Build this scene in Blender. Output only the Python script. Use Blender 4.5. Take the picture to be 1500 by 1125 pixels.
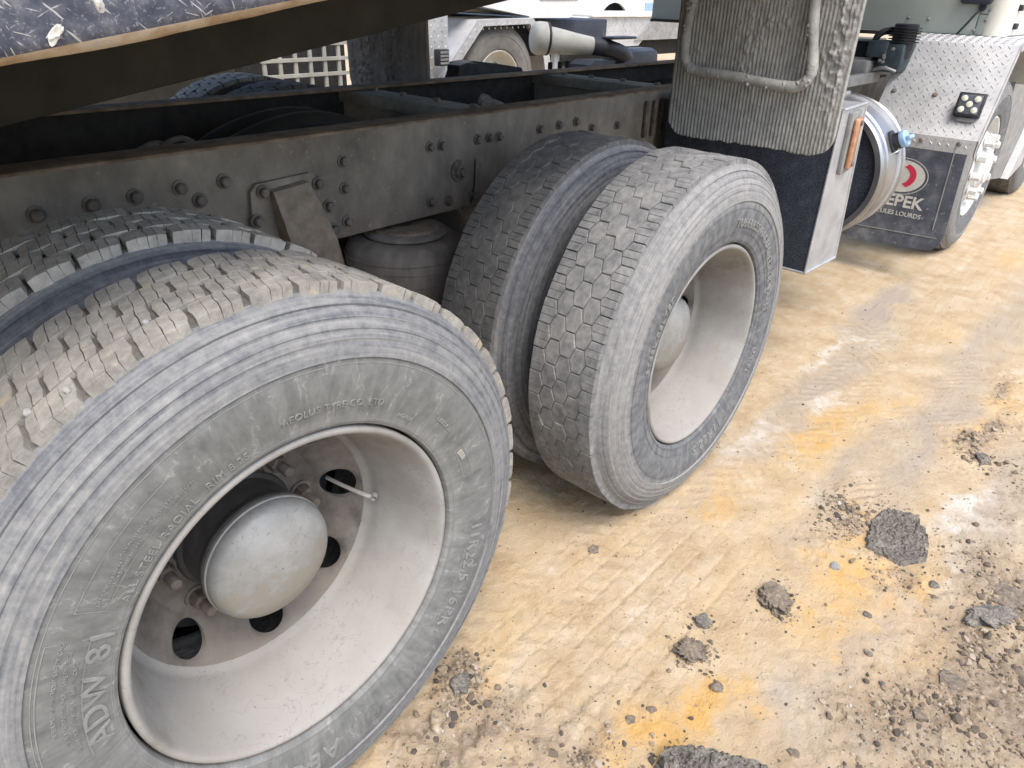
import bpy, bmesh, math, random
import numpy as np
from mathutils import Vector, Matrix
random.seed(7); RNG = np.random.default_rng(7)
R = math.radians
for o in list(bpy.data.objects): bpy.data.objects.remove(o)
scene = bpy.context.scene
COL = scene.collection

# ------------------------------------------------------------------ camera
CAM = Vector((-0.44109, -0.78002, 1.37174)); YAW, PIT, ROL, FPX = 0.856968, 0.501971, 0.033422, 1046.72
f_ = Vector((math.sin(YAW)*math.cos(PIT), math.cos(YAW)*math.cos(PIT), -math.sin(PIT)))
r0_ = Vector((math.cos(YAW), -math.sin(YAW), 0)); u0_ = r0_.cross(f_)
r_ = r0_*math.cos(ROL) + u0_*math.sin(ROL); u_ = -r0_*math.sin(ROL) + u0_*math.cos(ROL)
cd = bpy.data.cameras.new('camera'); cam = bpy.data.objects.new('camera', cd); COL.objects.link(cam)
cd.sensor_width = 36; cd.lens = FPX/1500*36; cd.clip_start = 0.05; cd.clip_end = 2000
M = Matrix((r_, u_, -f_)).transposed().to_4x4(); M.translation = CAM; cam.matrix_world = M
scene.camera = cam
def pix(P):   # photograph pixel of a world point (used only to choose which tread blocks become single parts)
    d = Vector(P) - CAM; w = d.dot(f_)
    if w < 0.05: return None
    return 750 + FPX*d.dot(r_)/w, 562.5 - FPX*d.dot(u_)/w, w

# ------------------------------------------------------------------ sky, sun, exposure
SUN_EL, SUN_AZ = R(62), R(205)          # azimuth measured from +Y clockwise: light comes from behind the camera's left
world = bpy.data.worlds.new('World'); scene.world = world; world.use_nodes = True
nt = world.node_tree; bg = nt.nodes['Background']
sky = nt.nodes.new('ShaderNodeTexSky'); sky.sky_type = 'NISHITA'; sky.sun_disc = False
sky.sun_elevation = SUN_EL; sky.sun_rotation = SUN_AZ; sky.air_density = 1.0; sky.dust_density = 3.0; sky.ozone_density = 0.8
nt.links.new(sky.outputs[0], bg.inputs[0]); bg.inputs[1].default_value = 0.15
sl = bpy.data.lights.new('sun', 'SUN'); sl.energy = 1.1; sl.angle = R(34); sl.color = (1.0, 0.965, 0.92)
sun = bpy.data.objects.new('sun', sl); COL.objects.link(sun)
sd = Vector((math.sin(SUN_AZ)*math.cos(SUN_EL), math.cos(SUN_AZ)*math.cos(SUN_EL), math.sin(SUN_EL)))
sun.rotation_euler = sd.to_track_quat('Z', 'Y').to_euler()
scene.view_settings.view_transform = 'Standard'; scene.view_settings.look = 'None'
scene.view_settings.gamma = 1; scene.view_settings.use_curve_mapping = False
scene.view_settings.exposure = 1.40
scene.render.engine = 'CYCLES'
scene.cycles.max_bounces = 4; scene.cycles.diffuse_bounces = 3

# ------------------------------------------------------------------ noise in numpy (terrain, mud, stones)
def _h(ix, iy, s):
    n = (ix.astype(np.int64)*374761393 + iy.astype(np.int64)*668265263 + s*1274126177) & 0xFFFFFFFF
    n = ((n ^ (n >> 13))*1274126177) & 0xFFFFFFFF
    return ((n ^ (n >> 16)) & 0xFFFF)/65535.0
def vnoise(x, y, s=0):
    ix = np.floor(x); iy = np.floor(y); fx = x-ix; fy = y-iy
    ux = fx*fx*(3-2*fx); uy = fy*fy*(3-2*fy)
    a = _h(ix, iy, s); b = _h(ix+1, iy, s); c = _h(ix, iy+1, s); d = _h(ix+1, iy+1, s)
    return (a*(1-ux)+b*ux)*(1-uy) + (c*(1-ux)+d*ux)*uy
def fbm(x, y, s=0, o=4):
    t = 0; amp = .5
    for i in range(o):
        t = t + amp*vnoise(x*2**i+17.3*i, y*2**i-9.1*i, s+i); amp *= .5
    return t

# ------------------------------------------------------------------ materials
def base_mat(name):
    m = bpy.data.materials.new(name); m.use_nodes = True
    n = m.node_tree.nodes; b = n['Principled BSDF']; return m, m.node_tree, b
def N(nt, t, **kw):
    n = nt.nodes.new(t)
    for k, v in kw.items(): setattr(n, k, v)
    return n
def ramp(nt, stops):
    r = N(nt, 'ShaderNodeValToRGB'); e = r.color_ramp.elements
    while len(e) < len(stops): e.new(0.5)
    for i, (p, c) in enumerate(stops): e[i].position = p; e[i].color = (*c, 1)
    return r
def noise_mat(name, stops, scale=20, rough=.8, bump=.2, bscale=120, bdist=.002, metallic=0, stretch=(1, 1, 1), big=.25, spec=.3, speck=None, rough2=None):
    """two octaves of stained colour over world position, fine bump, optional specks (colour, density, scale)"""
    m, t, b = base_mat(name); L = t.links.new
    g = N(t, 'ShaderNodeNewGeometry'); mp = N(t, 'ShaderNodeMapping'); mp.inputs['Scale'].default_value = stretch
    L(g.outputs['Position'], mp.inputs[0])
    n1 = N(t, 'ShaderNodeTexNoise'); n1.inputs['Scale'].default_value = scale; n1.inputs['Detail'].default_value = 9; n1.inputs['Roughness'].default_value = .65
    n2 = N(t, 'ShaderNodeTexNoise'); n2.inputs['Scale'].default_value = scale*big; n2.inputs['Detail'].default_value = 3
    L(mp.outputs[0], n1.inputs[0]); L(mp.outputs[0], n2.inputs[0])
    mx = N(t, 'ShaderNodeMix'); mx.inputs[0].default_value = .42; L(n1.outputs[0], mx.inputs[2]); L(n2.outputs[0], mx.inputs[3])
    st = N(t, 'ShaderNodeMapRange'); st.inputs[1].default_value = .33; st.inputs[2].default_value = .67; L(mx.outputs[0], st.inputs[0])
    r = ramp(t, stops); L(st.outputs[0], r.inputs[0]); out = r.outputs[0]
    if speck:
        col, dens, sc = speck
        v = N(t, 'ShaderNodeTexNoise'); v.inputs['Scale'].default_value = sc; v.inputs['Detail'].default_value = 4; L(g.outputs['Position'], v.inputs[0])
        lt = N(t, 'ShaderNodeMapRange'); lt.inputs[1].default_value = 1-dens; lt.inputs[2].default_value = 1-dens+.06; L(v.outputs[0], lt.inputs[0])
        mc = N(t, 'ShaderNodeMix', data_type='RGBA'); L(lt.outputs[0], mc.inputs[0]); L(out, mc.inputs[6]); mc.inputs[7].default_value = (*col, 1); out = mc.outputs[2]
    L(out, b.inputs['Base Color'])
    n3 = N(t, 'ShaderNodeTexNoise'); n3.inputs['Scale'].default_value = bscale; n3.inputs['Detail'].default_value = 6; L(mp.outputs[0], n3.inputs[0])
    bp = N(t, 'ShaderNodeBump'); bp.inputs['Strength'].default_value = bump; bp.inputs['Distance'].default_value = bdist; L(n3.outputs[0], bp.inputs['Height']); L(bp.outputs[0], b.inputs['Normal'])
    if rough2 is not None:
        rr = N(t, 'ShaderNodeMapRange'); rr.inputs[3].default_value = rough; rr.inputs[4].default_value = rough2; L(st.outputs[0], rr.inputs[0]); L(rr.outputs[0], b.inputs['Roughness'])
    else: b.inputs['Roughness'].default_value = rough
    b.inputs['Metallic'].default_value = metallic; b.inputs['Specular IOR Level'].default_value = spec
    return m
G = lambda v, w=0.0: (v*(1+w), v, v*(1-w))
MAT = {}
MAT['groove'] = noise_mat('rubber_groove', [(0, (.055, .053, .05)), (1, (.16, .15, .13))], 40, .95, .5, 200)
MAT['block'] = noise_mat('clay_dusted_tread_rubber', [(0, (.14, .136, .125)), (.4, (.22, .21, .187)), (.75, (.285, .27, .238)), (1, (.35, .33, .285))], 60, .95, .6, 220, .002, big=.2, speck=((.33, .285, .21), .36, 30))
MAT['block_lit'] = noise_mat('lit_copy_tread_rubber', [(0, (.26, .245, .215)), (.4, (.37, .345, .295)), (.75, (.45, .42, .355)), (1, (.52, .485, .41))], 60, .95, .6, 220, .002)  # same tread, colour lightened to paint in light missing under the body
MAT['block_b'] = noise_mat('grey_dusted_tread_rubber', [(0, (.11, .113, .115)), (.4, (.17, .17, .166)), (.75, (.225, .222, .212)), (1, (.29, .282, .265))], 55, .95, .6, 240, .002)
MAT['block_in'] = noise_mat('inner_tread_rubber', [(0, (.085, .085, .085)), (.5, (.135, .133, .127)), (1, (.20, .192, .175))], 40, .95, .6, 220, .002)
def stained_mat(name, stops, mud, mudz, mudamt, scale=6, rough=.7, metallic=0, lines=True, hair=(.16, .14, .12)):
    """painted steel under dried mud wash: stains, hairline runs, mud that sits on the lower part of the piece (its own object z)"""
    m, t, b = base_mat(name); L = t.links.new; tc = N(t, 'ShaderNodeTexCoord')
    def nz(sc, det=8, rg=.62, st=(1, 1, 1)):
        mp = N(t, 'ShaderNodeMapping'); mp.inputs['Scale'].default_value = st; L(tc.outputs['Object'], mp.inputs[0])
        n = N(t, 'ShaderNodeTexNoise'); n.inputs['Scale'].default_value = sc; n.inputs['Detail'].default_value = det; n.inputs['Roughness'].default_value = rg; L(mp.outputs[0], n.inputs[0]); return n
    n1 = nz(scale); r = ramp(t, stops); L(n1.outputs[0], r.inputs[0]); out = r.outputs[0]
    def mix(f, a, c):
        x = N(t, 'ShaderNodeMix', data_type='RGBA'); L(f, x.inputs[0]); L(a, x.inputs[6]); x.inputs[7].default_value = (*c, 1); return x.outputs[2]
    sx = N(t, 'ShaderNodeSeparateXYZ'); L(tc.outputs['Object'], sx.inputs[0])
    n2 = nz(scale*2.2, 8, .7); ad = N(t, 'ShaderNodeMath', operation='MULTIPLY_ADD'); L(n2.outputs[0], ad.inputs[0]); ad.inputs[1].default_value = .35; L(sx.outputs[2], ad.inputs[2])
    mr = N(t, 'ShaderNodeMapRange'); mr.inputs[1].default_value = mudz+.19; mr.inputs[2].default_value = mudz+.13; mr.inputs[4].default_value = mudamt; L(ad.outputs[0], mr.inputs[0]); out = mix(mr.outputs[0], out, mud)
    if lines:   # closed edges of dried runs
        wv = nz(9, 5, .55); mm = N(t, 'ShaderNodeMath', operation='PINGPONG'); L(wv.outputs[0], mm.inputs[0]); mm.inputs[1].default_value = .055
        lt = N(t, 'ShaderNodeMapRange'); lt.inputs[1].default_value = .0042; lt.inputs[2].default_value = .0012; lt.inputs[4].default_value = .5; L(mm.outputs[0], lt.inputs[0])
        gt = N(t, 'ShaderNodeMapRange'); gt.inputs[1].default_value = .47; gt.inputs[2].default_value = .56; L(nz(6, 3).outputs[0], gt.inputs[0])
        mu = N(t, 'ShaderNodeMath', operation='MULTIPLY'); L(lt.outputs[0], mu.inputs[0]); L(gt.outputs[0], mu.inputs[1]); out = mix(mu.outputs[0], out, hair)
    sp = nz(150, 4, .7); st = N(t, 'ShaderNodeMapRange'); st.inputs[1].default_value = .635; st.inputs[2].default_value = .67; st.inputs[4].default_value = .75; L(sp.outputs[0], st.inputs[0]); out = mix(st.outputs[0], out, tuple(c*.5 for c in mud))
    L(out, b.inputs['Base Color']); b.inputs['Metallic'].default_value = metallic
    rr = N(t, 'ShaderNodeMapRange'); rr.inputs[3].default_value = rough; rr.inputs[4].default_value = min(1, rough+.3); L(mr.outputs[0], rr.inputs[0]); L(rr.outputs[0], b.inputs['Roughness'])
    bp = N(t, 'ShaderNodeBump'); bp.inputs['Strength'].default_value = .22; bp.inputs['Distance'].default_value = .002; L(n2.outputs[0], bp.inputs['Height']); L(bp.outputs[0], b.inputs['Normal'])
    return m
MAT['rim'] = stained_mat('mud_washed_rim_paint', [(.32, (.17, .158, .138)), (.42, (.225, .217, .198)), (.55, (.262, .256, .238)), (.68, (.30, .297, .283))], (.275, .255, .225), -.12, .6, 7, .75)
MAT['disc'] = stained_mat('mud_caked_wheel_disc', [(.32, (.075, .066, .058)), (.45, (.125, .112, .098)), (.58, (.165, .15, .132)), (.7, (.21, .195, .175))], (.19, .165, .135), -.14, .7, 16, .85)
MAT['cap'] = stained_mat('dusty_hub_cap', [(.3, (.19, .19, .18)), (.5, (.245, .25, .242)), (.7, (.31, .315, .308))], (.24, .215, .175), .0, .8, 14, .48, .12)
MAT['hub'] = noise_mat('greasy_hub', [(0, (.035, .035, .035)), (1, (.10, .095, .09))], 20, .6, .2, 120)
MAT['nut'] = noise_mat('dusty_nut', [(0, (.09, .075, .065)), (1, (.24, .20, .165))], 60, .7, .3, 300)
MAT['valve'] = noise_mat('dusty_valve', [(0, (.35, .32, .28)), (1, (.5, .47, .42))], 60, .5, .1, 300)
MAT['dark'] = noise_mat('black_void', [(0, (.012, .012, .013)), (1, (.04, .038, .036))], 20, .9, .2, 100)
MAT['frame'] = noise_mat('dusty_frame_steel', [(0, (.10, .089, .075)), (.45, (.165, .147, .122)), (.75, (.215, .192, .158)), (1, (.29, .258, .21))], 9, .8, .45, 160, .0015, stretch=(1.3, 1.3, .8), big=.3, speck=((.22, .20, .165), .35, 70))
MAT['rust'] = noise_mat('rusty_flange', [(0, (.085, .058, .04)), (.5, (.175, .125, .085)), (1, (.28, .215, .155))], 16, .85, .5, 160, .002)
MAT['bolt'] = noise_mat('dusty_bolt', [(0, (.06, .055, .05)), (1, (.19, .165, .14))], 60, .75, .4, 300)
MAT['hanger'] = noise_mat('dusty_cast_bracket', [(0, (.125, .105, .082)), (.5, (.205, .172, .135)), (1, (.29, .245, .195))], 30, .95, .9, 140, .003)
MAT['bellows'] = noise_mat('dusty_bellows_rubber', [(0, (.12, .11, .098)), (.5, (.21, .19, .167)), (1, (.30, .272, .24))], 14, .9, .5, 120, .002, stretch=(1.5, 1.5, .4))
MAT['mud'] = noise_mat('dried_grey_mud', [(0, (.21, .207, .19)), (.5, (.30, .294, .27)), (1, (.37, .362, .335))], 30, .97, .8, 190, .003, speck=((.20, .20, .19), .36, 60))
def navy_mat():
    m, t, b = base_mat('scraped_navy_paint'); L = t.links.new; g = N(t, 'ShaderNodeNewGeometry')
    def nz(scale, rot, st, det=6, rg=.6):
        mp = N(t, 'ShaderNodeMapping'); mp.vector_type = 'TEXTURE'; mp.inputs['Rotation'].default_value = (0, rot, 0); mp.inputs['Scale'].default_value = st; L(g.outputs['Position'], mp.inputs[0])
        n = N(t, 'ShaderNodeTexNoise'); n.inputs['Scale'].default_value = scale; n.inputs['Detail'].default_value = det; n.inputs['Roughness'].default_value = rg; L(mp.outputs[0], n.inputs[0]); return n
    def th(n, lo, hi, mx=1.0):
        r = N(t, 'ShaderNodeMapRange'); r.inputs[1].default_value = lo; r.inputs[2].default_value = hi; r.inputs[4].default_value = mx; L(n.outputs[0], r.inputs[0]); return r.outputs[0]
    def mix(f, a, c):
        x = N(t, 'ShaderNodeMix', data_type='RGBA'); L(f, x.inputs[0]); L(a, x.inputs[6]); x.inputs[7].default_value = (*c, 1); return x.outputs[2]
    base = nz(40, 0, (1, 1, 1), 9, .7); r = ramp(t, [(.32, (.022, .027, .048)), (.48, (.05, .058, .083)), (.60, (.10, .107, .13)), (.72, (.19, .193, .20))]); L(base.outputs[0], r.inputs[0])
    c = mix(th(nz(260, 0, (1, 1, 1), 5, .7), .58, .66, .7), r.outputs[0], (.30, .30, .31))
    for rot, lo in ((.7, .66), (-.5, .67), (1.2, .68), (.25, .69)): c = mix(th(nz(30, rot, (1.1, 1, .10), 3, .5), lo, lo+.03, .9), c, (.42, .41, .39))
    c = mix(th(nz(22, 0, (1, 1, 1), 8, .7), .66, .70, .8), c, (.34, .31, .26))
    L(c, b.inputs['Base Color']); b.inputs['Roughness'].default_value = .6
    bp = N(t, 'ShaderNodeBump'); bp.inputs['Strength'].default_value = .4; bp.inputs['Distance'].default_value = .002; L(base.outputs[0], bp.inputs['Height']); L(bp.outputs[0], b.inputs['Normal'])
    return m
MAT['navy'] = navy_mat()
MAT['worn'] = noise_mat('worn_rusty_edge', [(0, (.17, .10, .055)), (.35, (.32, .235, .15)), (.7, (.43, .365, .28)), (1, (.30, .30, .33))], 24, .8, .6, 160, .002)
MAT['under'] = noise_mat('dark_subframe', [(0, (.022, .021, .018)), (1, (.05, .046, .036))], 8, .85, .3, 100)
MAT['navyend'] = noise_mat('dusty_navy_panel', [(0, (.013, .016, .026)), (.6, (.026, .031, .045)), (1, (.06, .066, .082))], 20, .6, .25, 180, speck=((.10, .11, .13), .44, 300))
MAT['alu'] = noise_mat('dusty_aluminium', [(0, (.30, .31, .32)), (.5, (.42, .43, .44)), (1, (.48, .48, .48))], 12, .48, .15, 160, .001, metallic=.55, rough2=.6, speck=((.58, .57, .54), .33, 60))
MAT['steel'] = noise_mat('polished_tank_steel', [(0, (.26, .26, .265)), (.6, (.36, .36, .365)), (1, (.44, .435, .43))], 8, .28, .06, 140, .001, metallic=.8, rough2=.45)
MAT['plate'] = noise_mat('dusty_checker_plate', [(0, (.36, .36, .355)), (.5, (.46, .46, .455)), (1, (.55, .545, .53))], 9, .55, .1, 200, .001, metallic=.35, rough2=.65)
MAT['flap'] = noise_mat('dusty_dark_rubber_flap', [(0, (.045, .05, .065)), (.5, (.085, .092, .11)), (1, (.17, .175, .185))], 16, .8, .3, 160, speck=((.20, .20, .21), .36, 70))
MAT['amber'] = noise_mat('muddy_amber_lens', [(0, (.28, .12, .06)), (1, (.52, .30, .18))], 40, .4, .2, 200)
MAT['blue'] = noise_mat('blue_cap_plastic', [(0, (.16, .30, .52)), (1, (.38, .52, .70))], 40, .45, .1, 200)
MAT['black'] = noise_mat('black_plastic', [(0, (.012, .013, .017)), (1, (.04, .042, .05))], 40, .5, .1, 200)
MAT['lens'] = noise_mat('pale_led_lens', [(0, (.50, .53, .40)), (1, (.72, .74, .60))], 60, .3, .05, 200)
MAT['white'] = noise_mat('white_truck_paint', [(0, (.62, .62, .60)), (.6, (.74, .74, .72)), (1, (.80, .80, .78))], 5, .4, .05, 100)
MAT['cream'] = noise_mat('cream_truck_paint', [(0, (.58, .56, .48)), (1, (.74, .73, .66))], 6, .4, .05, 100)
MAT['cabgrey'] = noise_mat('grey_green_cab_panel', [(0, (.30, .335, .31)), (1, (.37, .40, .37))], 5, .55, .08, 120)
MAT['oldcream'] = noise_mat('dusty_cream_paint', [(0, (.34, .33, .285)), (1, (.46, .45, .40))], 12, .7, .1, 100)
MAT['fartyre'] = noise_mat('far_dusty_tyre', [(0, (.13, .122, .11)), (1, (.22, .21, .19))], 14, .9, .3, 120)
MAT['teal'] = noise_mat('dark_teal_engine', [(0, (.02, .035, .042)), (1, (.06, .085, .095))], 30, .6, .3, 120)
MAT['grey'] = noise_mat('grey_dusty_part', [(0, (.16, .16, .155)), (1, (.30, .295, .28))], 20, .7, .2, 120)
MAT['whitenut'] = noise_mat('whitewashed_nut', [(0, (.46, .46, .45)), (1, (.66, .655, .63))], 40, .7, .2, 200)
MAT['red'] = noise_mat('red_print', [(0, (.42, .02, .05)), (1, (.55, .04, .08))], 40, .7, .05, 200)
MAT['print'] = noise_mat('cream_print', [(0, (.40, .39, .35)), (1, (.54, .53, .48))], 60, .8, .05, 200)
MAT['pebble'] = noise_mat('pale_pebble', [(0, (.27, .262, .245)), (1, (.40, .39, .365))], 60, .9, .5, 200)
MAT['clod'] = noise_mat('brown_dirt_clod', [(0, (.085, .07, .055)), (.5, (.17, .14, .108)), (1, (.29, .235, .17))], 120, .97, 1, 200, .004)
MAT['asphalt'] = noise_mat('crumbled_asphalt', [(0, (.065, .06, .053)), (.5, (.15, .137, .118)), (1, (.28, .25, .205))], 150, .97, 1, 220, .005)
MAT['gravel'] = noise_mat('mixed_gravel', [(0, (.10, .085, .065)), (.3, (.20, .16, .115)), (.55, (.30, .235, .15)), (.8, (.33, .285, .23)), (1, (.44, .40, .35))], 55, .95, .6, 300, .002, big=1.7)

def tyre_mat(name, stops, ring, radial=False, iso=45, streak_amt=.5, iso_amt=.5, contrast=(.36, .64), cracks=None, bump=.6, rough=.9):
    """stains over (angle, radius): ring = [(radius, bias)], cracks = pale hairline colour"""
    m, t, b = base_mat(name); L = t.links.new
    tc = N(t, 'ShaderNodeTexCoord'); sx = N(t, 'ShaderNodeSeparateXYZ'); L(tc.outputs['Object'], sx.inputs[0])
    at = N(t, 'ShaderNodeMath', operation='ARCTAN2'); L(sx.outputs[0], at.inputs[0]); L(sx.outputs[2], at.inputs[1])
    cx = N(t, 'ShaderNodeCombineXYZ'); L(sx.outputs[0], cx.inputs[0]); L(sx.outputs[2], cx.inputs[2])
    ln = N(t, 'ShaderNodeVectorMath', operation='LENGTH'); L(cx.outputs[0], ln.inputs[0])
    pv = N(t, 'ShaderNodeCombineXYZ'); L(at.outputs[0], pv.inputs[0]); L(ln.outputs['Value'], pv.inputs[1]); L(sx.outputs[1], pv.inputs[2])
    mp = N(t, 'ShaderNodeMapping'); mp.inputs['Scale'].default_value = (11, 9, 3) if radial else (1.5, 95, 45); L(pv.outputs[0], mp.inputs[0])
    ns = N(t, 'ShaderNodeTexNoise'); ns.inputs['Scale'].default_value = 1.6; ns.inputs['Detail'].default_value = 8; ns.inputs['Roughness'].default_value = .62; ns.inputs['Distortion'].default_value = .6; L(mp.outputs[0], ns.inputs[0])
    g = N(t, 'ShaderNodeNewGeometry')
    ni = N(t, 'ShaderNodeTexNoise'); ni.inputs['Scale'].default_value = iso; ni.inputs['Detail'].default_value = 10; ni.inputs['Roughness'].default_value = .72; L(g.outputs['Position'], ni.inputs[0])
    a = N(t, 'ShaderNodeMath', operation='MULTIPLY'); L(ns.outputs[0], a.inputs[0]); a.inputs[1].default_value = streak_amt
    c = N(t, 'ShaderNodeMath', operation='MULTIPLY_ADD'); L(ni.outputs[0], c.inputs[0]); c.inputs[1].default_value = iso_amt; L(a.outputs[0], c.inputs[2])
    rr = N(t, 'ShaderNodeMapRange'); rr.inputs[1].default_value = .29; rr.inputs[2].default_value = .53; L(ln.outputs['Value'], rr.inputs[0])
    rp = ramp(t, [((q-.29)/.24, (v, v, v)) for q, v in ring]); L(rr.outputs[0], rp.inputs[0])
    d = N(t, 'ShaderNodeMath', operation='ADD'); L(c.outputs[0], d.inputs[0]); L(rp.outputs[0], d.inputs[1])
    sb = N(t, 'ShaderNodeMath', operation='SUBTRACT'); L(d.outputs[0], sb.inputs[0]); sb.inputs[1].default_value = .3
    st = N(t, 'ShaderNodeMapRange'); st.inputs[1].default_value, st.inputs[2].default_value = contrast; L(sb.outputs[0], st.inputs[0])
    r = ramp(t, stops); L(st.outputs[0], r.inputs[0]); out = r.outputs[0]
    if cracks:
        m2 = N(t, 'ShaderNodeMapping'); m2.inputs['Scale'].default_value = (9, 14, 2); m2.inputs['Rotation'].default_value = (0, 0, .35); L(pv.outputs[0], m2.inputs[0])
        nd = N(t, 'ShaderNodeTexNoise'); nd.inputs['Scale'].default_value = 2.5; nd.inputs['Detail'].default_value = 5; L(m2.outputs[0], nd.inputs[0])
        va = N(t, 'ShaderNodeVectorMath', operation='MULTIPLY_ADD'); L(nd.outputs['Color'], va.inputs[0]); va.inputs[1].default_value = (.9, .9, .9); L(m2.outputs[0], va.inputs[2])
        vo = N(t, 'ShaderNodeTexVoronoi', feature='DISTANCE_TO_EDGE'); vo.inputs['Scale'].default_value = 1.0; L(va.outputs[0], vo.inputs['Vector'])
        lt = N(t, 'ShaderNodeMapRange'); lt.inputs[1].default_value = .028; lt.inputs[2].default_value = .006; lt.inputs[3].default_value = 0; lt.inputs[4].default_value = .55; L(vo.outputs['Distance'], lt.inputs[0])
        gt = N(t, 'ShaderNodeMapRange'); gt.inputs[1].default_value = .48; gt.inputs[2].default_value = .6; L(ns.outputs[0], gt.inputs[0])
        mu = N(t, 'ShaderNodeMath', operation='MULTIPLY'); L(lt.outputs[0], mu.inputs[0]); L(gt.outputs[0], mu.inputs[1])
        mc = N(t, 'ShaderNodeMix', data_type='RGBA'); L(mu.outputs[0], mc.inputs[0]); L(out, mc.inputs[6]); mc.inputs[7].default_value = (*cracks, 1); out = mc.outputs[2]
    L(out, b.inputs['Base Color'])
    bp = N(t, 'ShaderNodeBump'); bp.inputs['Strength'].default_value = bump; bp.inputs['Distance'].default_value = .002; L(d.outputs[0], bp.inputs['Height']); L(bp.outputs[0], b.inputs['Normal'])
    b.inputs['Roughness'].default_value = rough; b.inputs['Specular IOR Level'].default_value = .25
    return m
MAT['side'] = tyre_mat('dusty_sidewall_rubber', [(0, (.10, .103, .099)), (.35, (.14, .143, .136)), (.65, (.175, .177, .168)), (1, (.225, .225, .215))], [(.29, .38), (.318, .34), (.33, .26), (.40, .27), (.418, .30)], True, 26, .5, .5, contrast=(.33, .68), cracks=(.32, .32, .305), bump=.35)
MAT['should'] = tyre_mat('scuffed_blue_grey_rubber', [(0, (.068, .074, .084)), (.3, (.112, .117, .125)), (.5, (.160, .163, .164)), (.72, (.205, .204, .198)), (1, (.275, .271, .258))], [(.415, .33), (.437, .33), (.441, .29), (.446, .33), (.454, .33), (.459, .28), (.466, .34), (.475, .29), (.485, .32), (.495, .27), (.52, .28)], False, 60, .50, .50, contrast=(.31, .69), bump=.6)
MAT['side_b'] = tyre_mat('pale_dusty_sidewall_rubber', [(0, (.105, .11, .115)), (.35, (.15, .153, .154)), (.65, (.20, .20, .194)), (1, (.27, .266, .252))], [(.29, .24), (.33, .22), (.40, .24), (.415, .36), (.52, .36)], True, 40, .45, .55, bump=.35)
MAT['should_b'] = tyre_mat('dusty_blue_grey_rubber', [(0, (.11, .114, .12)), (.35, (.16, .162, .163)), (.65, (.208, .206, .199)), (1, (.262, .258, .245))], [(.415, .38), (.44, .34), (.46, .36), (.48, .32), (.50, .33), (.52, .30)], False, 60, .45, .55, bump=.5)
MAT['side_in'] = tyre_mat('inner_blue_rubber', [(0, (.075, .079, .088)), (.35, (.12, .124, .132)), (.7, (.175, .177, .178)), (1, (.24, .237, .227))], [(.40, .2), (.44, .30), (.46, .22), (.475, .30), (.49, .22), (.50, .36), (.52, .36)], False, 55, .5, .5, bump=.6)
MAT['letter'] = noise_mat('dusty_raised_letter', [(0, (.165, .166, .158)), (1, (.235, .234, .222))], 90, .9, .3, 300)


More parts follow.
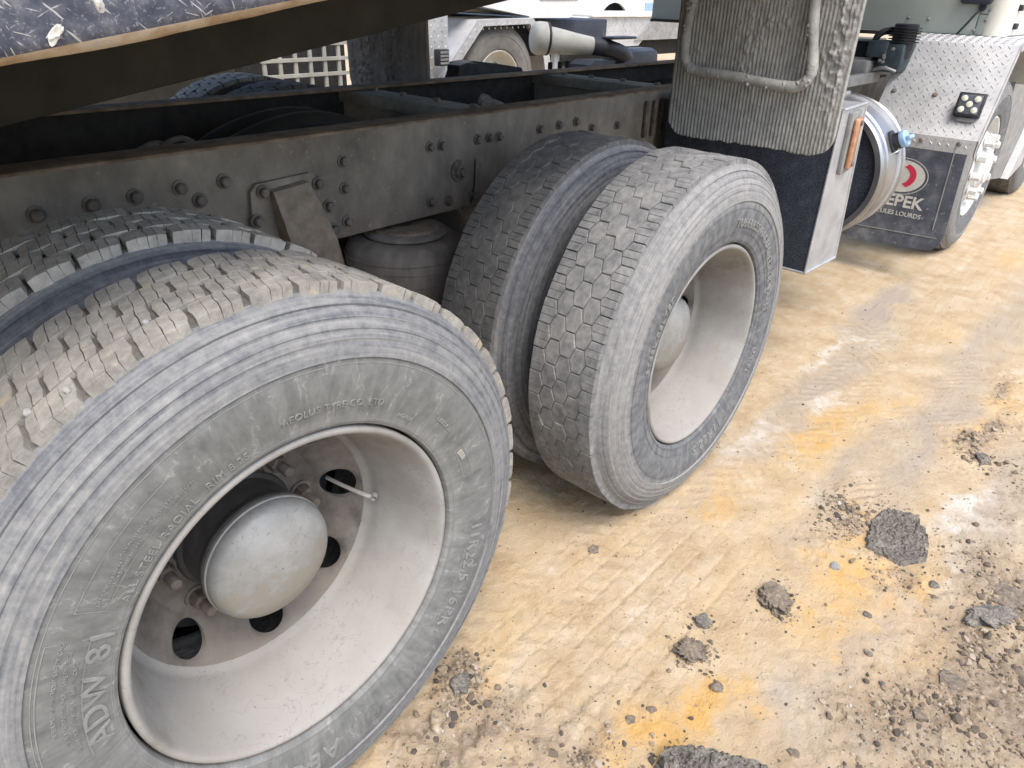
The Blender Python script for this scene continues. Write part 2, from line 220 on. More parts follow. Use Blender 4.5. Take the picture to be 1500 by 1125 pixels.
# ------------------------------------------------------------------ mesh helpers
class MB:
    def __init__(s): s.v = []; s.f = []; s.m = []
    def add(s, vs, fs, mi=0, M=None):
        k = len(s.v)
        for p in vs:
            p = Vector(p); s.v.append(M @ p if M else p)
        for f in fs: s.f.append([k+i for i in f]); s.m.append(mi)
        return s
    def box(s, a, b, mi=0, M=None, bev=0):
        (x0, y0, z0), (x1, y1, z1) = a, b
        if bev:
            bm = bmesh.new(); bmesh.ops.create_cube(bm, size=1)
            for v in bm.verts: v.co = Vector(((x0+x1)/2+v.co.x*(x1-x0), (y0+y1)/2+v.co.y*(y1-y0), (z0+z1)/2+v.co.z*(z1-z0)))
            bmesh.ops.bevel(bm, geom=bm.edges[:], offset=bev, segments=2, affect='EDGES', profile=.5)
            bm.verts.index_update()
            s.add([v.co.copy() for v in bm.verts], [[v.index for v in f.verts] for f in bm.faces], mi, M); bm.free(); return s
        vs = [(x0,y0,z0),(x1,y0,z0),(x1,y1,z0),(x0,y1,z0),(x0,y0,z1),(x1,y0,z1),(x1,y1,z1),(x0,y1,z1)]
        return s.add(vs, [(0,3,2,1),(4,5,6,7),(0,1,5,4),(1,2,6,5),(2,3,7,6),(3,0,4,7)], mi, M)
    def lathe(s, prof, axis='Y', n=48, mi=0, M=None, a0=0, a1=2*math.pi, mis=None):
        """prof: list of (radius, along axis)"""
        full = abs(a1-a0-2*math.pi) < 1e-6; c = n if full else n+1; k = len(s.v)
        for r, h in prof:
            for i in range(c):
                a = a0+(a1-a0)*i/n; x, y = r*math.cos(a), r*math.sin(a)
                p = Vector((x, h, y)) if axis == 'Y' else Vector((x, y, h)) if axis == 'Z' else Vector((h, x, y))
                s.v.append(M @ p if M else p)
        for j in range(len(prof)-1):
            for i in range(n):
                i2 = (i+1) % c; s.f.append([k+j*c+i, k+j*c+i2, k+(j+1)*c+i2, k+(j+1)*c+i]); s.m.append(mis[j] if mis else mi)
        return s
    def prism(s, poly, y0, y1, plane='XZ', mi=0, M=None):
        n = len(poly)
        def p3(a, b, h): return (a, h, b) if plane == 'XZ' else (h, a, b) if plane == 'YZ' else (a, b, h)
        vs = [p3(a, b, y0) for a, b in poly] + [p3(a, b, y1) for a, b in poly]
        fs = [list(range(n))[::-1], list(range(n, 2*n))] + [(i, (i+1) % n, n+(i+1) % n, n+i) for i in range(n)]
        return s.add(vs, fs, mi, M)
    def tube(s, pts, r, n=10, mi=0, cap=True):
        pts = [Vector(p) for p in pts]; k = len(s.v); up = Vector((0.13, 0.21, 1)).normalized()
        for i, p in enumerate(pts):
            t = (pts[min(i+1, len(pts)-1)] - pts[max(i-1, 0)]).normalized()
            a = t.cross(up); a = a.normalized() if a.length > 1e-4 else Vector((1, 0, 0)); b = t.cross(a)
            rr = r[i] if isinstance(r, (list, tuple)) else r
            for j in range(n):
                q = 2*math.pi*j/n; s.v.append(p + a*rr*math.cos(q) + b*rr*math.sin(q))
        for i in range(len(pts)-1):
            for j in range(n):
                j2 = (j+1) % n; s.f.append([k+i*n+j, k+i*n+j2, k+(i+1)*n+j2, k+(i+1)*n+j]); s.m.append(mi)
        if cap: s.f.append([k+j for j in range(n)][::-1]); s.m.append(mi); s.f.append([k+(len(pts)-1)*n+j for j in range(n)]); s.m.append(mi)
        return s
    def mesh(s, name, mats, smooth=35):
        me = bpy.data.meshes.new(name); me.from_pydata([tuple(v) for v in s.v], [], s.f)
        for m in (mats if isinstance(mats, (list, tuple)) else [mats]): me.materials.append(m)
        me.polygons.foreach_set('material_index', s.m)
        bm = bmesh.new(); bm.from_mesh(me); bmesh.ops.recalc_face_normals(bm, faces=bm.faces[:]); bm.to_mesh(me); bm.free()
        if smooth:
            me.polygons.foreach_set('use_smooth', [True]*len(me.polygons)); me.set_sharp_from_angle(angle=R(smooth))
        me.update(); return me
    def build(s, name, mats, parent=None, smooth=35, loc=None):
        return link(name, s.mesh(name, mats, smooth), parent, loc)
def link(name, data, parent=None, loc=None, rot=None):
    o = bpy.data.objects.new(name, data); COL.objects.link(o)
    if parent: o.parent = parent
    if loc is not None: o.location = loc
    if rot is not None: o.rotation_euler = rot
    return o
def empty(name, parent=None, loc=(0, 0, 0), rot=(0, 0, 0)): return link(name, None, parent, loc, rot)
def tag(o, label=None, cat=None, group=None, kind=None):
    if label: o['label'] = label
    if cat: o['category'] = cat
    if group: o['group'] = group
    if kind: o['kind'] = kind
    return o
def np_mesh(name, V, F, mats, smooth=True):
    me = bpy.data.meshes.new(name); V = np.asarray(V, np.float32); F = np.asarray(F, np.int32); k = F.shape[1]
    me.vertices.add(len(V)); me.vertices.foreach_set('co', V.ravel())
    me.loops.add(F.size); me.loops.foreach_set('vertex_index', F.ravel())
    me.polygons.add(len(F)); me.polygons.foreach_set('loop_start', np.arange(0, F.size, k, dtype=np.int32))
    me.polygons.foreach_set('use_smooth', np.full(len(F), smooth)); me.update(calc_edges=True)
    for m in (mats if isinstance(mats, (list, tuple)) else [mats]): me.materials.append(m)
    return me
def text_mesh(body, size, extrude, offset=0.0, align='LEFT', bold=0.0):
    cu = bpy.data.curves.new('txt', 'FONT'); cu.body = body; cu.size = size; cu.extrude = extrude; cu.offset = bold; cu.align_x = align; cu.resolution_u = 3
    cu.space_character = 1.0+offset
    ob = bpy.data.objects.new('txt', cu); COL.objects.link(ob)
    dg = bpy.context.evaluated_depsgraph_get(); me = bpy.data.meshes.new_from_object(ob.evaluated_get(dg))
    bpy.data.objects.remove(ob); bpy.data.curves.remove(cu); return me
def curve_pts(pts, n=6):
    """Catmull-Rom through points"""
    P = [Vector(p) for p in pts]; out = []
    for i in range(len(P)-1):
        a, b, c, d = P[max(i-1, 0)], P[i], P[i+1], P[min(i+2, len(P)-1)]
        for k in range(n):
            t = k/n; out.append(.5*((2*b)+(c-a)*t+(2*a-5*b+4*c-d)*t*t+(3*b-a-3*c+d)*t**3))
    out.append(P[-1]); return out

# ------------------------------------------------------------------ ground
def axis_coords(lo, hi, step, far_lo, far_hi, growth=1.14):
    a = list(np.arange(lo, hi, step)); s = step
    right = []; p = a[-1]
    while p < far_hi: s *= growth; p += s; right.append(p)
    s = step; left = []; p = a[0]
    while p > far_lo: s *= growth; p -= s; left.append(p)
    return np.array(left[::-1]+a+right)
ORANGE = [(1.92,-.17,.20,.07,1),(2.15,-.22,.22,.06,.75),(2.40,-.31,.16,.05,.6),(.64,-.44,.10,.055,1.15),(.55,-.42,.10,.06,1),(.505,-.35,.07,.05,.8),(1.36,-.11,.16,.06,.7),(1.25,-.50,.20,.10,.85),(1.12,-.56,.14,.07,.6),(1.36,-.64,.14,.06,.75),
          (1.55,-.45,.14,.05,.75),(2.86,-.63,.25,.08,.6),(2.47,-.61,.2,.06,.6),(.55,.06,.18,.08,.4),(.33,.0,.10,.07,.5),(4.85,-.27,.30,.07,.6),(3.38,-.27,.16,.05,.5),(1.13,-.75,.12,.06,.4),(.67,-.37,.05,.03,.8),(1.05,-.30,.25,.10,.35),(.9,.0,.35,.10,.3),(1.45,-.27,.1,.03,.4)]
DARK = [(1.10,-.86,.28,.13,1),(.90,-.78,.25,.12,.9),(1.09,-.96,.30,.12,1),(1.24,-.74,.16,.08,.6),(1.47,-.41,.10,.045,.8),(1.62,-.41,.10,.04,.8),(.32,.03,.06,.04,1.2),(.21,-.02,.07,.05,1.2),(.24,-.13,.12,.07,1),(2.51,-.645,.14,.05,1),(2.37,-.64,.10,.05,1),(2.91,-.6,.14,.05,.9),
        (1.38,-.6,.12,.05,.8),(1.55,-.87,.2,.10,.9),(.42,-.33,.12,.05,.9),(.35,-.24,.10,.05,.8),(.55,-.75,.4,.15,.8),(2.2,-.95,.5,.14,.7),(.05,-.05,.12,.06,1)]
GREY = [(3.2,-.45,1.6,.10,.7),(2.2,-.05,1.0,.07,.8),(2.3,-.5,.6,.07,.9),(1.05,-.62,.3,.06,.8),(1.75,-.36,.6,.04,.7),(2.0,-.78,.5,.08,.8),(.75,-.55,.15,.07,.7),(3.4,.05,.5,.06,1)]
PALE = [(2.25,-.13,.12,.04,1),(1.75,-.03,.25,.05,.8),(1.9,-.72,.18,.06,1),(.9,-.2,.3,.08,.5),(2.75,.05,.3,.05,.8),(.6,-.18,.2,.07,.4),(1.5,-.75,.2,.05,.7)]
def blobs(X, Y, tab, warp):
    t = np.zeros_like(X); wx, wy = warp
    for x, y, a, b, s in tab:
        d = ((X+wx-x)/a)**2 + ((Y+wy-y)/b)**2
        t = np.maximum(t, s*np.exp(-d*.6))
    return t
def ground_fields(X, Y):
    w1 = (fbm(X*6, Y*6, 3, 5)-.48); w2 = (fbm(X*6+31, Y*9, 5, 5)-.48)
    wp = (w1*.35, w2*.22)
    n = fbm(X*28, Y*28, 11, 4)
    org = blobs(X, Y, ORANGE, wp)*(0.35+1.25*n); drk = blobs(X, Y, DARK, wp); gry = blobs(X, Y, GREY, wp); pal = blobs(X, Y, PALE, wp)*(0.3+1.3*n)
    return org, drk, gry, pal
def ground_h(X, Y, org=None, drk=None):
    h = (fbm(X*1.3, Y*1.7, 21, 3)-.45)*.03
    near = np.exp(-(np.maximum(0, np.abs(X-1.5)-4)/3)**2)
    h = h*(1-.65*np.exp(-((Y-.3)/.8)**2)*near)
    h = h - .004
    # wheel track: a shallow trough along the truck with lug prints across it
    fade = np.clip((6-np.abs(X-2))/3, 0, 1)
    tr = np.exp(-((Y+.03-.02*np.sin(X*2))/.17)**4)
    ph = (X*17 + .9*np.abs(np.mod(Y*14, 2)-1))
    bars = np.clip(1.6*np.sin(ph*2*np.pi)-.3, -1, 1)
    h = h - .006*tr*fade + .0012*tr*fade*bars*(vnoise(X*5, Y*9, 41) > .35)
    # older crossing prints: hexagon-ish blocks near the first wheel, diagonal bars farther out
    tr2 = np.exp(-((Y+.33+.06*X)/.14)**4)*np.clip((X-1.1)*2, 0, 1)*fade
    h = h + .0022*np.clip(vnoise(X*3+9, Y*14, 48)*2.2-.8, 0, 1)*tr2*np.clip(1.8*np.sin((X*19+Y*22)*2*np.pi), -1, 1)*vnoise(X*4, Y*6, 43)
    q = np.abs(np.mod(X*15+.5*np.floor(Y*17), 1)-.5); q2 = np.abs(np.mod(Y*17, 1)-.5)
    tr3 = np.exp(-((Y+.14)/.24)**4)*np.exp(-((X-.75)/.45)**4)
    h = h - .0030*tr3*((q > .44) | (q2 > .44))*(vnoise(X*7, Y*7, 44) > .3)
    fine = (fbm(X*22, Y*22, 25, 4)-.47)*.012 + (fbm(X*75, Y*75, 29, 3)-.44)*.005
    amp = .7 + (0 if drk is None else 2.2*np.clip(drk, 0, 1))
    h = h + fine*amp*near
    # far yard rises a little under the parked trucks
    h = h + .05*np.clip((Y-2.8)/1.2, 0, 1)*(1-np.clip((Y-12)/20, 0, 1))
    # soil pressed up round the tyres
    return h
gx = axis_coords(-.25, 3.1, .0052, -400, 900, 1.10); gy = axis_coords(-1.30, .42, .0052, -400, 900, 1.10)
X, Y = np.meshgrid(gx, gy); org, drk, gry, pal = ground_fields(X, Y); Z = ground_h(X, Y, org, drk)
nx, ny = len(gx), len(gy); idx = np.arange(nx*ny).reshape(ny, nx)
F = np.stack([idx[:-1, :-1], idx[:-1, 1:], idx[1:, 1:], idx[1:, :-1]], -1).reshape(-1, 4)
def ground_mat():
    m, t, b = base_mat('sandy_yard_dirt'); L = t.links.new
    g = N(t, 'ShaderNodeNewGeometry'); at = N(t, 'ShaderNodeAttribute', attribute_name='soil'); sp = N(t, 'ShaderNodeSeparateColor'); L(at.outputs['Color'], sp.inputs[0])
    def noise(s, d=8, rgh=.6):
        n = N(t, 'ShaderNodeTexNoise'); n.inputs['Scale'].default_value = s; n.inputs['Detail'].default_value = d; n.inputs['Roughness'].default_value = rgh; L(g.outputs['Position'], n.inputs[0]); return n
    n1 = noise(7); r1 = ramp(t, [(.30, (.35, .258, .158)), (.44, (.415, .32, .202)), (.58, (.455, .368, .25)), (.70, (.485, .42, .325))]); L(n1.outputs[0], r1.inputs[0])
    def mix(fac, a, col):
        mx = N(t, 'ShaderNodeMix', data_type='RGBA'); L(fac, mx.inputs[0]); L(a, mx.inputs[6])
        if isinstance(col, tuple): mx.inputs[7].default_value = (*col, 1)
        else: L(col, mx.inputs[7])
        return mx.outputs[2]
    def gate(src, lo, hi, nz, amt):
        a = N(t, 'ShaderNodeMath', operation='MULTIPLY_ADD'); L(nz.outputs[0], a.inputs[0]); a.inputs[1].default_value = amt; L(src, a.inputs[2])
        mr = N(t, 'ShaderNodeMapRange'); mr.inputs[1].default_value = lo+amt*.5; mr.inputs[2].default_value = hi+amt*.5; L(a.outputs[0], mr.inputs[0]); return mr.outputs[0]
    n2 = noise(55, 7, .7); n3 = noise(160, 5, .7); n4 = noise(23, 8, .7)
    c = mix(gate(sp.outputs[2], .15, 1.0, n4, .9), r1.outputs[0], (.31, .27, .225))
    c = mix(gate(at.outputs['Alpha'], .35, .9, n4, .8), c, (.52, .48, .42))
    c = mix(gate(sp.outputs[0], -.05, 1.1, n4, .7), c, (.49, .35, .185))
    c = mix(gate(sp.outputs[0], .38, 1.25, n2, 1.0), c, (.51, .31, .10))
    r2 = ramp(t, [(.3, (.10, .08, .06)), (.5, (.25, .195, .14)), (.7, (.40, .33, .25))]); L(n2.outputs[0], r2.inputs[0])
    c = mix(gate(sp.outputs[1], .35, 1.0, n2, 1.3), c, r2.outputs[0])
    r3 = ramp(t, [(.29, (.8, .8, .8)), (.36, (0, 0, 0))]); L(n3.outputs[0], r3.inputs[0])
    c = mix(r3.outputs[0], c, (.20, .155, .11))
    L(c, b.inputs['Base Color']); b.inputs['Roughness'].default_value = .97; b.inputs['Specular IOR Level'].default_value = .15
    ad = N(t, 'ShaderNodeMath', operation='ADD'); L(n2.outputs[0], ad.inputs[0]); L(n3.outputs[0], ad.inputs[1])
    bp = N(t, 'ShaderNodeBump'); bp.inputs['Strength'].default_value = .8; bp.inputs['Distance'].default_value = .006; L(ad.outputs[0], bp.inputs['Height']); L(bp.outputs[0], b.inputs['Normal'])
    return m
MAT['ground'] = ground_mat()
me = np_mesh('ground', np.stack([X, Y, Z], -1).reshape(-1, 3), F, MAT['ground'])
ca = me.color_attributes.new('soil', 'FLOAT_COLOR', 'POINT')
ca.data.foreach_set('color', np.stack([np.clip(org, 0, 1.2), np.clip(drk, 0, 1.2), np.clip(gry, 0, 1), np.clip(pal, 0, 1)], -1).astype(np.float32).ravel())
ground = link('ground', me); tag(ground, kind='structure')
def gz(x, y):
    a = np.array([float(x)]); b = np.array([float(y)]); return float(ground_h(a, b, None, ground_fields(a, b)[1])[0])

# ------------------------------------------------------------------ wheels
def rock_mesh(seed, sx, sy, sz, mat, sub=3, rough=.28, flat=0.0):
    bm = bmesh.new(); bmesh.ops.create_icosphere(bm, subdivisions=sub, radius=1); rnd = np.random.default_rng(seed)
    C = np.array([v.co[:] for v in bm.verts]); off = rnd.uniform(0, 40, 3)
    n = fbm(C[:, 0]*1.3+off[0]+C[:, 2], C[:, 1]*1.3+off[1]-C[:, 2]*.7, seed, 4)-.47; n2 = fbm(C[:, 0]*5+off[1]+C[:, 2]*3, C[:, 1]*5+off[2]-C[:, 2]*4, seed+9, 3)-.44
    n3 = fbm(C[:, 0]*13+off[2]+C[:, 2]*9, C[:, 1]*13+off[0]-C[:, 2]*11, seed+19, 2)-.38
    s = 1+n*rough*4+n2*rough*2.0+n3*rough*1.1; C = C*s[:, None]; C[:, 2] = np.where(C[:, 2] > .6-flat, .6-flat+(C[:, 2]-.6+flat)*.25, C[:, 2])
    for v, c in zip(bm.verts, C): v.co = Vector((c[0]*sx, c[1]*sy, c[2]*sz))
    me = bpy.data.meshes.new('stone'); bm.to_mesh(me); bm.free(); me.materials.append(mat)
    me.polygons.foreach_set('use_smooth', [True]*len(me.polygons)); me.set_sharp_from_angle(angle=R(28)); return me
RT = .522; ZC = .495
SIDE = [(.3022,.036),(.3024,.021),(.3050,.0135),(.3075,.0125),(.3100,.0105),(.3180,.0095),(.3300,.0070),(.3450,.0040),(.3650,.0012),(.3850,.0),(.4050,.0008),(.4140,.0020),(.4165,.0026),
        (.4180,-.0010),(.4330,.0014),(.4395,.0030),(.4410,.0040),(.4440,.0044),(.4460,.0038),(.4535,.0062),(.4555,.0076),(.4590,.0084),(.4605,.0078),(.4690,.0125),(.4705,.0139),(.4745,.0150),(.4760,.0146),(.4860,.0225),(.4885,.0280),(.4920,.0270),(.4970,.0335),(.5000,.0390)]
def tyre_profile(depth):
    b = RT-depth
    p = SIDE + [(b-.0035, .0445), (b, .056), (b+.002, .14)]
    return p + [(r, .28-y) for r, y in p[-2::-1]]
def side_y(r): return float(np.interp(r, [a for a, b in SIDE], [b for a, b in SIDE]))
def tyre_mesh(name, depth, mats):
    p = tyre_profile(depth); mis = []
    for (r1, y1), (r2, y2) in zip(p[:-1], p[1:]):
        r = (r1+r2)/2; mis.append(2 if (.045 < (y1+y2)/2 < .235) else (1 if r > .4172 else 0))
    return MB().lathe(p, 'Y', 160, mis=mis).mesh(name, mats, 30)
def chamfered(b, poly, y_is_axial, h0, h1, c, mi=0, jit=0, ends=(0, 0)):
    """block lamella: poly in (u, v), from radius h0 to h1, chamfer c; author at wheel top"""
    n = len(poly); cu = sum(p[0] for p in poly)/n; cv = sum(p[1] for p in poly)/n
    def ring(k, h, tilt=0):
        out = []
        for u, v in poly:
            du, dv = u-cu, v-cv; l = math.hypot(du, dv); s = max(0, 1-k/l); uu = cu+du*s; vv = cv+dv*s
            hh = h - (ends[0] if u < cu else ends[1])*(1 if k > 0 else .6 if k == 0 else 0)
            a = uu/RT; out.append((hh*math.sin(a), vv, hh*math.cos(a)))
        return out
    vs = ring(-.0015, h0) + ring(0, h1-c) + ring(c*1.2, h1)
    fs = [tuple(2*n+i for i in range(n))]
    for j in (0, n):
        fs += [(j+i, j+(i+1) % n, j+n+(i+1) % n, j+n+i) for i in range(n)]
    b.add(vs, fs, mi)
def block_meshes(style):
    """per row: axial centre, list of mesh variants, angular count, phase"""
    rows = []
    if style == 'A':   # deep drive tread: four staggered rows of skewed blocks with three sipes
        cnt = 44; pitch = 2*math.pi*RT/cnt
        for ri, vc in enumerate((.0665, .1155, .1645, .2135)):
            var = []
            for k in range(5):
                b = MB(); rnd = random.Random(100*ri+k); W = .0462; Lb = pitch-.0060; sk = .012
                top = RT + rnd.uniform(-.0012, .0008)
                v0, v1 = vc-W/2, vc+W/2
                if ri == 0: v0 = .0425
                if ri == 3: v1 = .2375
                cuts = [-Lb/2] + [-Lb/2+Lb*q/4+rnd.uniform(-.002, .002) for q in (1, 2, 3)] + [Lb/2]
                g = .00045
                for a, c in zip(cuts[:-1], cuts[1:]):
                    a2 = a+(g if a > -Lb/2 else 0); c2 = c-(g if c < Lb/2 else 0)
                    e = lambda u, v, z: (u + sk*(v-vc)/W*1.0 + z + rnd.uniform(-.0007, .0007), v + rnd.uniform(-.0008, .0008))
                    zz = .0008; vm1 = v0+(v1-v0)*.38; vm2 = v0+(v1-v0)*.62
                    ca = .0022 if a <= -Lb/2 else 0; cc = .0022 if c >= Lb/2 else 0
                    poly = [e(a2+ca, v0+ca*.3, 0), e(c2-cc, v0+cc*.3, 0), e(c2, vm1, zz), e(c2, vm2, -zz), e(c2-cc, v1-cc*.3, 0), e(a2+ca, v1-ca*.3, 0), e(a2, vm2, -zz), e(a2, vm1, zz)]
                    edge = ri == 0
                    chamfered(b, poly, True, RT-.027, top - rnd.uniform(0, .0005), .00045, ends=(.0022 if a <= -Lb/2 else 0, .0022 if c >= Lb/2 else 0))
                var.append(b)
            rows.append((vc, var, cnt, .5*(ri % 2) + .17*ri))
    else:              # worn tread: five interlocking rows of hexagonal blocks
        cnt = 52; pitch = 2*math.pi*RT/cnt; hh_, qq_ = .0130, .0125; gp = .0014
        for ri, vc in enumerate((.0630, .1015, .1400, .1785, .2170)):
            var = []
            for k in range(5):
                b = MB(); rnd = random.Random(500+100*ri+k); p2 = pitch/2-gp
                top = RT - .002 + rnd.uniform(-.0022, .0010)
                j = lambda: rnd.uniform(-.0009, .0009)
                if ri in (0, 4):
                    sgn = 1 if ri == 0 else -1; vo = .0425 if ri == 0 else .2375
                    tip = lambda u: vc+sgn*(hh_+qq_*(1-abs(u)/(pitch/2))-gp*1.1)
                    cuts = [-p2, -p2/3+j(), p2/3+j(), p2]
                    for a, c in zip(cuts[:-1], cuts[1:]):
                        a2 = a+(.0005 if a > -p2 else 0); c2 = c-(.0005 if c < p2 else 0)
                        poly = [(a2, vo), (c2, vo), (c2, tip(c2)), (((a2+c2)/2), tip((a2+c2)/2)), (a2, tip(a2))]
                        chamfered(b, poly, True, RT-.024, top, .0009)
                else:
                    poly = [(-p2+j(), vc-hh_+j()), (j(), vc-hh_-qq_+gp*1.2), (p2+j(), vc-hh_+j()), (p2+j(), vc+hh_+j()), (j(), vc+hh_+qq_-gp*1.2), (-p2+j(), vc+hh_+j())]
                    chamfered(b, poly, True, RT-.0125, top, .0014)
                var.append(b)
            rows.append((vc, var, cnt, .5*(ri % 2)))
    return rows
ROWS = {'A': block_meshes('A'), 'B': block_meshes('B')}
BLK = {}      # (style, material) -> meshes
def blk_mesh(style, mkey, ri, k):
    key = (style, mkey, ri, k)
    if key not in BLK: BLK[key] = ROWS[style][ri][1][k].mesh('tread_block', MAT[mkey], 0)
    return BLK[key]
TYRE = {('A', 0): tyre_mesh('tyre', .0095, [MAT['side'], MAT['should'], MAT['groove']]),
        ('B', 0): tyre_mesh('tyre', .0075, [MAT['side_b'], MAT['should_b'], MAT['groove']]),
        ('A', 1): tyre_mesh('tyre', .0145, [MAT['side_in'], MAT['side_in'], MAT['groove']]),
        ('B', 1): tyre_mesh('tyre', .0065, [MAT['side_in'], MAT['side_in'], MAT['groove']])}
RIMP = [(.2985,.040),(.2985,.0215),(.2970,.0175),(.2935,.0155),(.2890,.0160),(.2855,.0195),(.2825,.0270),(.2790,.036),(.2735,.058),(.2640,.096),(.2545,.135),(.2500,.156),(.2485,.166),(.2475,.175),(.2440,.183),(.2375,.188),(.2355,.190)]
def rim_mesh(): return MB().lathe(RIMP, 'Y', 96).mesh('rim', MAT['rim'], 40)
def disc_mesh(nh=8, ph=R(3)):
    b = MB(); half = math.pi/nh; rc, rh = .2060, .0310
    def yd(r): return float(np.interp(r, [.095, .155, .170, .236], [.262, .262, .257, .1895]))
    for k in range(nh):
        ac = ph+2*half*k; ringo = []; ringi = []; ringb = []; ringl = []
        for i in range(24):
            t = 2*math.pi*i/24; c, s = math.cos(t), math.sin(t); m = max(abs(c), abs(s)); rr = rc + (c/m)*(.030 if c > 0 else .034); aa = ac + (s/m)*half
            ringo.append((rr*math.cos(aa), yd(rr), rr*math.sin(aa)))
            for lst, q, dy in ((ringl, rh+.006, 0), (ringi, rh, .004), (ringb, rh-.002, .014)):
                ra = rc+q*c*.92; ta = ac + q*s*1.15/rc; lst.append((ra*math.cos(ta), yd(ra)+dy, ra*math.sin(ta)))
        n = 24; b.add(ringo+ringl+ringi+ringb, [(j*n+i, j*n+(i+1) % n, (j+1)*n+(i+1) % n, (j+1)*n+i) for j in range(3) for i in range(n)])
    # inner ring down to the hub, following the sector edge at r = rc-.034
    b.lathe([(rc-.034, yd(rc-.034)), (.155, .2622), (.118, .2622), (.09, .2622)], 'Y', 64)
    return b.mesh('wheel_disc', MAT['disc'], 40)
def hub_mesh(): return MB().lathe([(.116,.262),(.1125,.252),(.1055,.247),(.1045,.180),(.110,.177),(.1135,.174),(.1150,.170),(.1150,.1645),(.112,.1615)], 'Y', 64).mesh('hub', MAT['hub'], 35)
def cap_mesh(): return MB().lathe([(.1125,.163),(.1150,.1605),(.1158,.158),(.1158,.152),(.1135,.1505),(.1140,.145),(.1115,.136),(.1060,.128),(.095,.1205),(.07,.1125),(.035,.1078),(.001,.1065)], 'Y', 64).mesh('hub_cap', MAT['cap'], 50)
def nut_mesh(mat='nut', s=1):
    b = MB(); b.lathe([(.024*s,0),(.024*s,-.004*s),(.018*s,-.0045*s)], 'Y', 20); b.lathe([(.0165*s,-.004*s),(.0165*s,-.024*s),(.0135*s,-.0275*s),(.0105*s,-.0275*s)], 'Y', 6)
    b.lathe([(.0105*s,-.02*s),(.0105*s,-.052*s),(.009*s,-.055*s),(.0001,-.055*s)], 'Y', 14); return b.mesh('lug_nut', MAT[mat], 30)
RIM, DISC, HUB, CAP, NUT = rim_mesh(), disc_mesh(), hub_mesh(), cap_mesh(), nut_mesh()
NUTW = MB().lathe([(.027, 0), (.027, -.006), (.0235, -.010)], 'Y', 16).lathe([(.0235, -.008), (.0235, -.046), (.020, -.052), (.001, -.053)], 'Y', 6).mesh('lug_nut', MAT['whitenut'], 30)
DRUM = MB().lathe([(.215,.285),(.215,.50),(.05,.50)], 'Y', 40).lathe([(.215,.285),(.19,.281),(.185,.272+.02),(.05,.292)], 'Y', 40).mesh('brake_drum', MAT['dark'], 40)
CAND = []     # tread block candidates
def wheel(parent, cx, yo, style, inner=0, far=False, mat=None, spin=0.0, dressed=True, blocks=True, cz=ZC, rot=0):
    w = empty('wheel', parent, (cx, yo, cz), (0, 0, math.pi if far else rot))
    link('tyre', TYRE[(style, inner)], w)
    if dressed and not inner:
        link('rim', RIM, w); link('wheel_disc', DISC, w); link('hub', HUB, w); link('hub_cap', CAP, w); link('brake_drum', DRUM, w)
        for k in range(8):
            a = R(48)+k*math.pi/4; link('lug_nut', NUT, w, (.1385*math.cos(a), .262, .1385*math.sin(a)), (0, -a, 0))
    if blocks:
        Mw = Matrix.Translation((cx, yo, cz)) @ (Matrix.Rotation(math.pi, 4, 'Z') if far else Matrix())
        for ri, (vc, var, cnt, ph) in enumerate(ROWS[style]):
            for i in range(cnt):
                be = 2*math.pi*(i+ph+spin)/cnt; k = random.randrange(5)
                loc = Matrix.Rotation(be, 4, 'Y'); c = Mw @ (loc @ Vector((0, vc, RT))); nrm = (Mw.to_3x3() @ (loc.to_3x3() @ Vector((0, 0, 1))))
                CAND.append(dict(w=w, st=style, mk=mat, ri=ri, k=k, be=be, c=c, n=nrm, M=Mw @ loc, inner=inner, far=far))
    return w
def sidewall_text(w, body, r0, a_mid, size, high=.0011, bold=0.0, sp=0.05, name='lettering', mat='letter', flip=1):
    me = text_mesh(body, size, .5, sp, 'CENTER', bold)
    co = np.zeros(len(me.vertices)*3); me.vertices.foreach_get('co', co); co = co.reshape(-1, 3); out = []
    for x, y, z in co:
        r = r0 + y; a = a_mid - x/r0; out.append((r*math.cos(a), side_y(r) + (.0006 if z < 0 else -high*1.1), r*math.sin(a)))
    me.vertices.foreach_set('co', np.array(out).ravel()); me.materials.clear(); me.materials.append(MAT[mat]); me.update()
    return link(name, me, w)

truck = empty('dump_truck', None, (0, 0, 0))
tag(truck, 'dusty foreground dump truck with navy tipper body raised above two pairs of rear wheels', 'truck')
AX = 1.3186
w1 = wheel(truck, 0, 0, 'A', mat='block', spin=.3); w1i = wheel(truck, 0, .335, 'A', 1, mat='block_lit', spin=.1)
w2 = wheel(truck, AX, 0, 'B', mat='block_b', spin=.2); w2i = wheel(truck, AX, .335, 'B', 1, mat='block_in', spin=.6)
CY = 1.262   # truck centre line
for ax_, st in ((0, 'A'), (AX, 'A')):
    wheel(truck, ax_, 2*CY, st, mat='block', far=True, spin=.4); wheel(truck, ax_, 2*CY-.335, st, 1, mat='block_in', far=True, spin=.7)
w1['label'] = 'nearest rear wheel with deep dusty tread blocks'; w2['label'] = 'second rear wheel with worn hexagonal tread'
